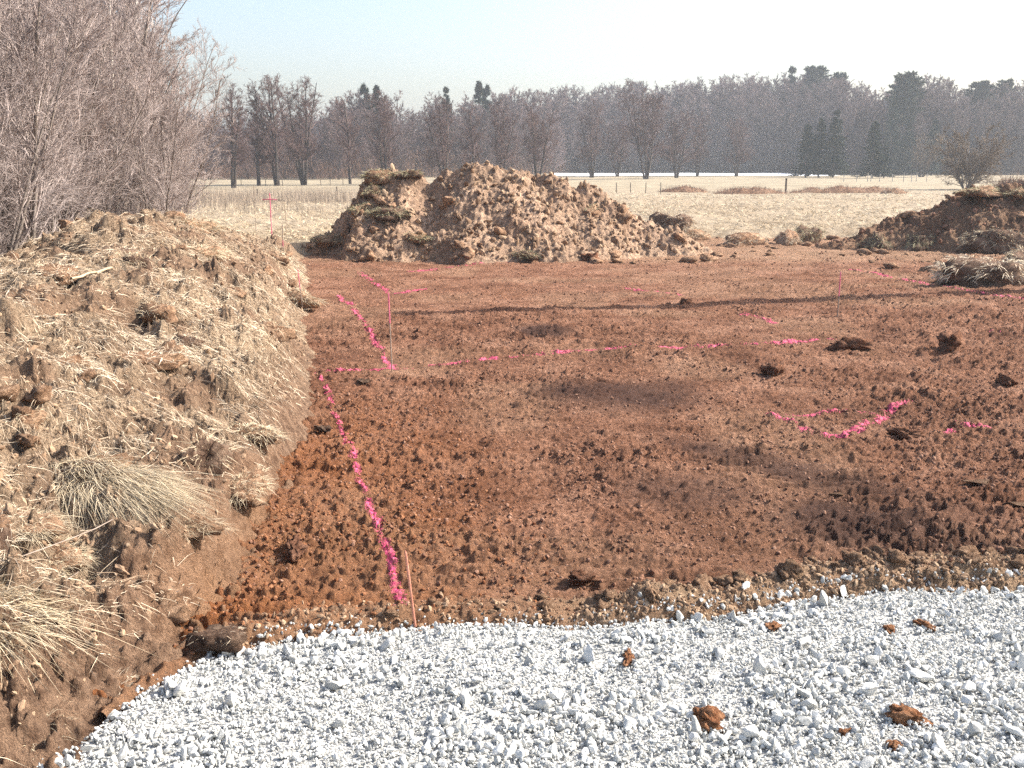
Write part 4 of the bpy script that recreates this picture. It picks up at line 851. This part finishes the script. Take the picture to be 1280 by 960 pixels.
for k, (px, by, ty, D, kind, wd, lab) in enumerate([
        (1008, 221, 156, 0, 0, 1.45, 'left spruce of the dark group at the field edge'), (1024, 221, 150, 0, 1, 1.3, 'middle spruce of the dark group at the field edge'), (1042, 221, 141, 0, 2, 1.25, 'tallest spruce of the dark group at the field edge'),
        (1091, 222, 153, 0, 0, 1.45, 'lone wide spruce right of the dark spruce group'), (1106, 222, 182, 0, 1, 1.3, 'small spruce beside the lone wide spruce'),
        (600, 0, 107, 222, 1, 1.0, 'left of the two dark spruce tops above the heap peak'), (608, 0, 110, 225, 0, 1.0, 'right of the two dark spruce tops above the heap peak'),
        (559, 0, 114, 200, 2, 0.9, 'dark conifer top right of the skyline gap'), (458, 0, 109, 190, 0, 1.0, 'dark conifer top left of the skyline gap'), (473, 0, 112, 190, 1, 0.9, 'lower dark conifer top left of the skyline gap'),
        (984, 0, 90, 275, 2, 1.0, 'pointed conifer top on the skyline left of the field spruces'), (1012, 0, 93, 275, 10, 1.2, 'round pine top on the skyline over the field spruces'), (1041, 0, 100, 275, 11, 1.0, 'small pine top on the skyline right of the round one'),
        (1112, 0, 122, 214, 0, 0.9, 'dark spruce inside the wood right of the field spruces'), (1125, 0, 100, 222, 11, 1.35, 'tall greenish pine in the wood on the right'), (1133, 0, 148, 211, 1, 1.1, 'small dark spruce below the tall greenish pine'),
        (1165, 0, 152, 205, 2, 1.3, 'dark spruce half hidden behind the round bush'), (1217, 0, 110, 235, 10, 1.3, 'pine crown on the skyline above the round bush'), (1246, 0, 108, 240, 11, 1.2, 'pine crown on the skyline by the right edge')]):
    D = D or CAM_H * FPX / (by - 203) ; Hh = CAM_H + (203 - ty) / FPX * D; s = Hh / 10; pr = PN[kind - 10] if kind >= 10 else CF[kind]
    o = empty('pine_tree' if kind >= 10 else 'spruce_tree', (float(far_at(px, D)), D, 0), k * 1.9, (s * wd * 0.8, s * wd * 0.8, s)); link('trunk', pr[0], M['alder_bark'], o); link('foliage', pr[1], M['pine' if kind >= 10 else 'needle'], o)
    tag(o, lab, 'conifer', 'conifers in the far wood')
# rounded bush behind the right heap
BU = bare_tree(500, 5.4, 13, 0.72, 0.06, 16, 6, 7, 0.42, 0.5, 0.6, 0.8, 0.014, 0.05, 0.05, 2, 0.09)
o = tree_obj('round_bush', BU, ('thicket_bark', 'bush_twig'), (far_at(1210, 100), 100, 0.1), 0.3, 1.12); tag(o, 'large rounded leafless bush behind the right heap', 'bush')
BU2 = bare_tree(501, 5.0, 8, 0.45, 0.08, 16, 6, 5, 0.34, 0.45, 0.5, 0.6, 0.014, 0.2, 0.3, 2, 0.05)
o = tree_obj('bare_tree', BU2, ('alder_bark', 'bush_twig'), (far_at(1153, 185), 185, 0), 1.3, 1.5); tag(o, 'ochre bare tree between the lone spruce and the round bush', 'tree')

# ------------------------------------------------------------------ meadow grass, reeds, undergrowth
n = 70000; y = np.exp(rng.uniform(math.log(26), math.log(95), n)); x = rng.uniform(-0.56, 0.60, n) * y; zf = z_field(x, y); ok = (zf > 0.02) & (x > xfoot(np.minimum(y, 28)) - 3 + (y > 28) * -99)
ok &= vn(x * 0.9, y * 0.9, 191) > 0.32; x, y, zf = x[ok], y[ok], zf[ok]; n = len(x)
L = rng.uniform(0.14, 0.42, n); d = norm(np.stack([rng.normal(size=n) * 0.8 - 0.3, rng.normal(size=n) * 0.8, np.full(n, 0.55)], 1)); bend = np.zeros((n, 3)); bend[:, 2] = -0.3 * L
strand_obj('meadow_grass', [strands(np.stack([x, y, zf], 1), d, L, 0.008 + 0.0004 * y, bend, np.clip(0.6 + 0.25 * rng.normal(size=n), 0, 1), rng, 1)], M['straw_pale'])['label'] = 'pale dry tussock grass covering the meadow behind the heaps'
n = 15000; y = rng.normal(66, 11, n); px = rng.uniform(150, 520, n); x = far_at(px, y); ok = (vn(x * 0.3, y * 0.3, 193) + 0.5 * rng.random(n) > 0.62) & (y > 45); x, y = x[ok], y[ok]; n = len(x)
strand_obj('reed_belt', [strands(np.stack([x, y, z_field(x, y)], 1), norm(np.stack([rng.normal(size=n) * 0.12, rng.normal(size=n) * 0.12, np.ones(n)], 1)), rng.uniform(0.25, 1.0, n), np.full(n, 0.014), np.zeros((n, 3)), rng.random(n), rng, 1)], M['reed'])['label'] = 'belt of thin grey dry stalks on the meadow left of the tall heap'
n = 60000; px = rng.uniform(240, 1330, n); D0 = np.interp(px, *zip(*DST)); y = D0 + rng.uniform(-3, 30, n); x = far_at(px, y); zz = rng.uniform(0, 1, n) ** 1.4 * (1.5 + 5.5 * vn(x * 0.15, y * 0.15, 195))
strand_obj('undergrowth', [strands(np.stack([x, y, zz * 0.8], 1), norm(np.stack([rng.normal(size=n) * 0.5, rng.normal(size=n) * 0.5, np.ones(n)], 1)), rng.uniform(0.6, 1.8, n), np.full(n, 0.045), np.zeros((n, 3)), rng.random(n) * 0.7, rng, 1)], M['bramble'])['label'] = 'brown undergrowth along the foot of the far wood'

# low mounds on the meadow
def mound(lab, px, D, wx, wy, hgt, n, mat, smat, seed, L=0.35):
    o = empty('weedy_mound', (float(far_at(px, D)), D, float(z_field(np.array([far_at(px, D)]), np.array([D]))[0]) - 0.03)); tag(o, lab, 'mound', 'low mounds on the meadow')
    g = np.linspace(-1, 1, 60); X, Y = np.meshgrid(g, np.linspace(-1, 1, 24)); r2 = X ** 2 + Y ** 2
    Z = hgt * np.clip(1 - r2, 0, 1) ** 0.7 * (0.75 + 0.5 * fbm(X * wx * 0.9 + seed, Y * wy, seed, 4)) - 0.03
    link('soil', mesh('soil', np.stack([X.ravel() * wx, Y.ravel() * wy, Z.ravel()], 1), grid_faces(24, 60), None, True), M[mat], o)
    i = rng.integers(0, X.size, n); i = i[r2.ravel()[i] < 1]; k = len(i); p = np.stack([X.ravel()[i] * wx, Y.ravel()[i] * wy, Z.ravel()[i]], 1) + rng.normal(size=(k, 3)) * [0.15, 0.15, 0.03]
    strand_obj('weeds', [strands(p, norm(rng.normal(size=(k, 3)) * 0.7 + [0, 0, 0.8]), L * rng.uniform(0.4, 1.2, k), np.full(k, 0.03), np.zeros((k, 3)), rng.random(k), rng, 1)], M[smat], o)
mound('small grey-brown weedy mound right of the fence posts', 855, 92, 2.3, 1.2, 0.55, 900, 'clod', 'bramble', 3)
mound('long low reddish weedy mound left of the dark post', 940, 88, 3.3, 1.5, 0.65, 1300, 'clod', 'bramble', 4)
mound('long low reddish weedy mound right of the dark post', 1062, 90, 5.6, 1.6, 0.68, 1800, 'clod', 'bramble', 5)
mound('small pointed straw mound before the pale fence posts', 1119, 86, 1.1, 0.9, 0.55, 260, 'clod', 'straw', 6)
mound('dark red bramble thicket behind the right heap', 1290, 62, 3.4, 2.2, 1.55, 3800, 'clod_dark', 'bramble', 7, 0.75)

# white strip beyond the alders
g = np.linspace(0, 1, 40); X, Y = np.meshgrid(g, np.linspace(0, 1, 10)); xa, xb = far_at(690, 225), far_at(1000, 225)
yy = 196 + 46 * Y + 5 * (vn(X * 9, Y * 0, 197) - 0.5); xx = xa + (xb - xa) * X
zz = z_field(xx, yy) + 0.12
link('snow_strip', mesh('snow_strip', np.stack([xx.ravel(), yy.ravel(), zz.ravel()], 1), grid_faces(10, 40), None, True), M['snow'], kind='structure')
# far hill seen through the gap of the skyline
X, Y = np.meshgrid(np.linspace(-560, 560, 120), np.linspace(500, 730, 12)); Z = 30 * np.sin((Y - 500) / 230 * np.pi) * (0.72 + 0.35 * fbm(X * 0.003, Y * 0.003, 199, 3)) + 2.5 * fbm(X * 0.08, Y * 0.08, 200, 2) - 1
link('hill', mesh('hill', np.stack([X.ravel(), Y.ravel(), Z.ravel()], 1), grid_faces(12, 120), None, True), M['hill'], kind='structure')

# ------------------------------------------------------------------ stakes, fence posts, pole
def rod_mesh(name, h, r, sides=8, tip=True):
    zs = [-0.12, 0, h * 0.5, h - (r * 2 if tip else 0), h]; rs = [r, r, r * 0.97, r * 0.95, r * (0.25 if tip else 0.93)]
    V, F = tubes(np.stack([np.zeros(5), np.zeros(5), np.array(zs)], 1)[None], np.array(rs)[None], sides)
    V = np.concatenate([V, [[0, 0, h]]]); F3 = [[4 * sides + k, 4 * sides + (k + 1) % sides, len(V) - 1, len(V) - 1] for k in range(sides)]
    bm = bmesh.new(); vv = [bm.verts.new(v) for v in V]
    for f in F: bm.faces.new([vv[i] for i in f])
    for f in F3: bm.faces.new([vv[i] for i in f[:3]])
    me = bpy.data.meshes.new(name); bm.to_mesh(me); bm.free(); return me
def stake(lab, base, h, r, mats, lean=(0, 0), split=0.75, flag=False):
    o = empty('marking_stake', tuple(map(float, base))); o.rotation_euler = (lean[0], lean[1], 0); tag(o, lab, 'stake', 'marking stakes')
    link('shaft', rod_mesh('shaft', h * split, r, 8, False), M[mats[0]], o)
    q = link('painted_top', rod_mesh('painted_top', h * (1 - split), r * 1.08, 8, True), M[mats[1]], o); q.location = (0, 0, h * split)
    if flag:
        V, F = tubes(np.array([[[-0.22, 0, 0], [0, 0, 0.01], [0.22, 0, -0.01]]]), np.full((1, 3), 0.018), 6); q = link('crossbar', mesh('crossbar', V, F), M[mats[1]], o); q.location = (0, -0.03, h * 0.86)
p = hit(519, 783, z_pad); stake('short pinkish wooden stake at the gravel edge in the foreground', p, 0.46, 0.0075, ('stake', 'stake'), (0.0, -0.10), 0.8)
p = hit(490, 463, z_pad); stake('thin pink-topped stake at the corner of two pink lines', p, 0.98, 0.008, ('stake_grey', 'stake_pink'), (0, -0.02), 0.72)
p = hit(1047, 394, z_pad); stake('thin pink-topped stake standing beyond the shadow line on the right', p, 0.74, 0.010, ('stake_grey', 'stake_pink'), (0, 0), 0.6)
p = at(340, 300, 0.28); stake('pink stake with a crossbar on the meadow left of the heap', p, 1.42, 0.015, ('stake_pink', 'stake_pink'), (0, 0.0), 0.6, True)
p = at(354, 317, 0.25); stake('thin reddish stake behind the tail of the bank', p, 0.78, 0.011, ('stake_pink', 'stake_grey'), (0, 0.02), 0.6)
p = at(320, 292, 0.28); stake('tall thin grey rod left of the pink crossbar stake', p, 1.6, 0.010, ('stake_grey', 'stake_grey'), (0, 0.01), 0.6)
p = at(358, 290, 0.28); stake('short thin grey rod right of the pink crossbar stake', p, 0.75, 0.010, ('stake_grey', 'stake_grey'), (0, 0.01), 0.6)
p = at(378, 372, 0.3); stake('thin pink rod leaning on the bank sod at the pad edge', (p[0] - 0.0, p[1], 0.05), 0.75, 0.007, ('stake_grey', 'stake_pink'), (0, -0.08), 0.7)
def post(lab, px, by, ty, wpx, mat, group):
    D = CAM_H * FPX / (by - 203); x = float(far_at(px, D)); z = float(z_field(np.array([x]), np.array([D]))[0]); z = min(z, 0.2)
    h = CAM_H + (203 - ty) / FPX * D - z; r = max(wpx / FPX * D / 2, 0.03)
    o = link('fence_post', rod_mesh('fence_post', h, r, 7, False), M[mat]); o.location = (x, D, z); o.rotation_euler = (random.uniform(-.03, .03), random.uniform(-.03, .03), 0); tag(o, lab, 'post', group)
random.seed(3)
post('short thick dark post between the reddish mounds', 984, 239, 222, 2.4, 'post', 'fence posts on the meadow')
for px, l_ in ((771, 'first thin dark fence post right of the tall heap'), (789, 'second thin dark fence post right of the tall heap'), (808, 'third thin dark fence post right of the tall heap'), (827, 'fourth thin dark fence post, next to the weedy mound')): post(l_, px, 240, 227, 1.0, 'post', 'fence posts on the meadow')
post('dark fence post on the meadow just left of the tall heap', 420, 243, 232, 1.6, 'post', 'fence posts on the meadow')
post('dark fence post on the meadow below the slim alder', 320, 245, 235, 1.6, 'post', 'fence posts on the meadow')
NTH = ['first', 'second', 'third', 'fourth', 'fifth', 'sixth', 'seventh', 'eighth', 'ninth', 'tenth']
PFP = [1086, 1090, 1101, 1117, 1131, 1141, 1147, 1160, 1072, 1056]
for k, (px, ty) in enumerate([(1086, 215), (1090, 217), (1101, 217), (1117, 217), (1131, 215), (1141, 217), (1147, 215), (1160, 216), (1072, 218), (1056, 218)]):
    post(NTH[sorted(PFP).index(px)] + ' pale fence post from the left in the row below the spruces', px, 226, ty, 0.9, 'post_pale', 'pale fence posts before the wood')
for k, px in enumerate([300, 331, 352, 400, 412, 428, 452]): post(NTH[k] + ' small dark fence post from the left under the left alders', px, 231, 223, 0.8, 'post', 'fence posts under the left alders')
# tall pole right of the picture: its shadow is the dark line across the pad
tip = at(500, 395); Hp = 12.0; bs = tip[:2] + Hp / math.tan(SUN_EL) * SUN_H
o = empty('utility_pole', (float(bs[0]), float(bs[1]), 0.0)); tag(o, 'tall wooden pole just right of the view, casting the thin shadow line', 'pole')
V, F = tubes(np.stack([np.zeros(9), np.zeros(9), np.linspace(-0.5, Hp, 9)], 1)[None], np.linspace(0.32, 0.25, 9)[None], 12)
link('shaft', mesh('shaft', V, F, None, True), M['pole'], o)
V, F = tubes(np.stack([np.zeros(3), np.zeros(3), np.array([Hp - 0.02, Hp + 0.05, Hp + 0.14])], 1)[None], np.array([[0.27, 0.24, 0.02]]), 12); link('cap', mesh('cap', V, F, None, True), M['post'], o)

# ------------------------------------------------------------------ haze
bm = bmesh.new(); bmesh.ops.create_cube(bm, size=1); me = bpy.data.meshes.new('haze'); bm.to_mesh(me); bm.free()
hz = link('haze', me, None, kind='stuff'); hz.scale = (1900, 920, 42); hz.location = (0, 370, 19)
m = bpy.data.materials.new('haze_air'); m.use_nodes = True; t = m.node_tree; t.nodes.clear()
pv = t.nodes.new('ShaderNodeVolumePrincipled'); pv.inputs['Color'].default_value = (0.82, 0.90, 1.0, 1); pv.inputs['Density'].default_value = 0.00048; pv.inputs['Anisotropy'].default_value = 0.2
out = t.nodes.new('ShaderNodeOutputMaterial'); t.links.new(pv.outputs[0], out.inputs['Volume']); me.materials.append(m)

# ------------------------------------------------------------------ overall reflectance of each material
TONE = {'stone': 0.92, 'block': 0.90, 'grit': 0.92, 'snow': 1.0, 'thicket_twig': 0.86, 'birch': 0.85, 'paint': 0.9, 'meadow': 0.62, 'straw': 0.88, 'straw_pale': 0.84, 'bank': 0.94, 'crumb': 0.72, 'crumb_orange': 0.62, 'crumb_dry': 0.74, 'soil': 0.90, 'heap': 0.98, 'heap_u': 0.92, 'clod_u': 0.85, 'clod_orange_u': 0.9, 'needle': 1.0, 'pine': 1.0, 'wood_twig': 1.2, 'alder_twig': 0.9}
for k_, m in M.items():
    t = m.node_tree; b = t.nodes['Principled BSDF']; i = b.inputs['Base Color']
    if i.is_linked:
        src = i.links[0].from_socket; hs = t.nodes.new('ShaderNodeHueSaturation'); hs.inputs['Value'].default_value = TONE.get(k_, 0.74); hs.inputs['Saturation'].default_value = {'soil': 1.05, 'heap': 0.92, 'straw': 0.88, 'straw_pale': 0.92, 'bank': 0.96, 'crumb': 1.0}.get(k_, 1.0)
        t.links.new(src, hs.inputs['Color']); t.links.new(hs.outputs[0], i)
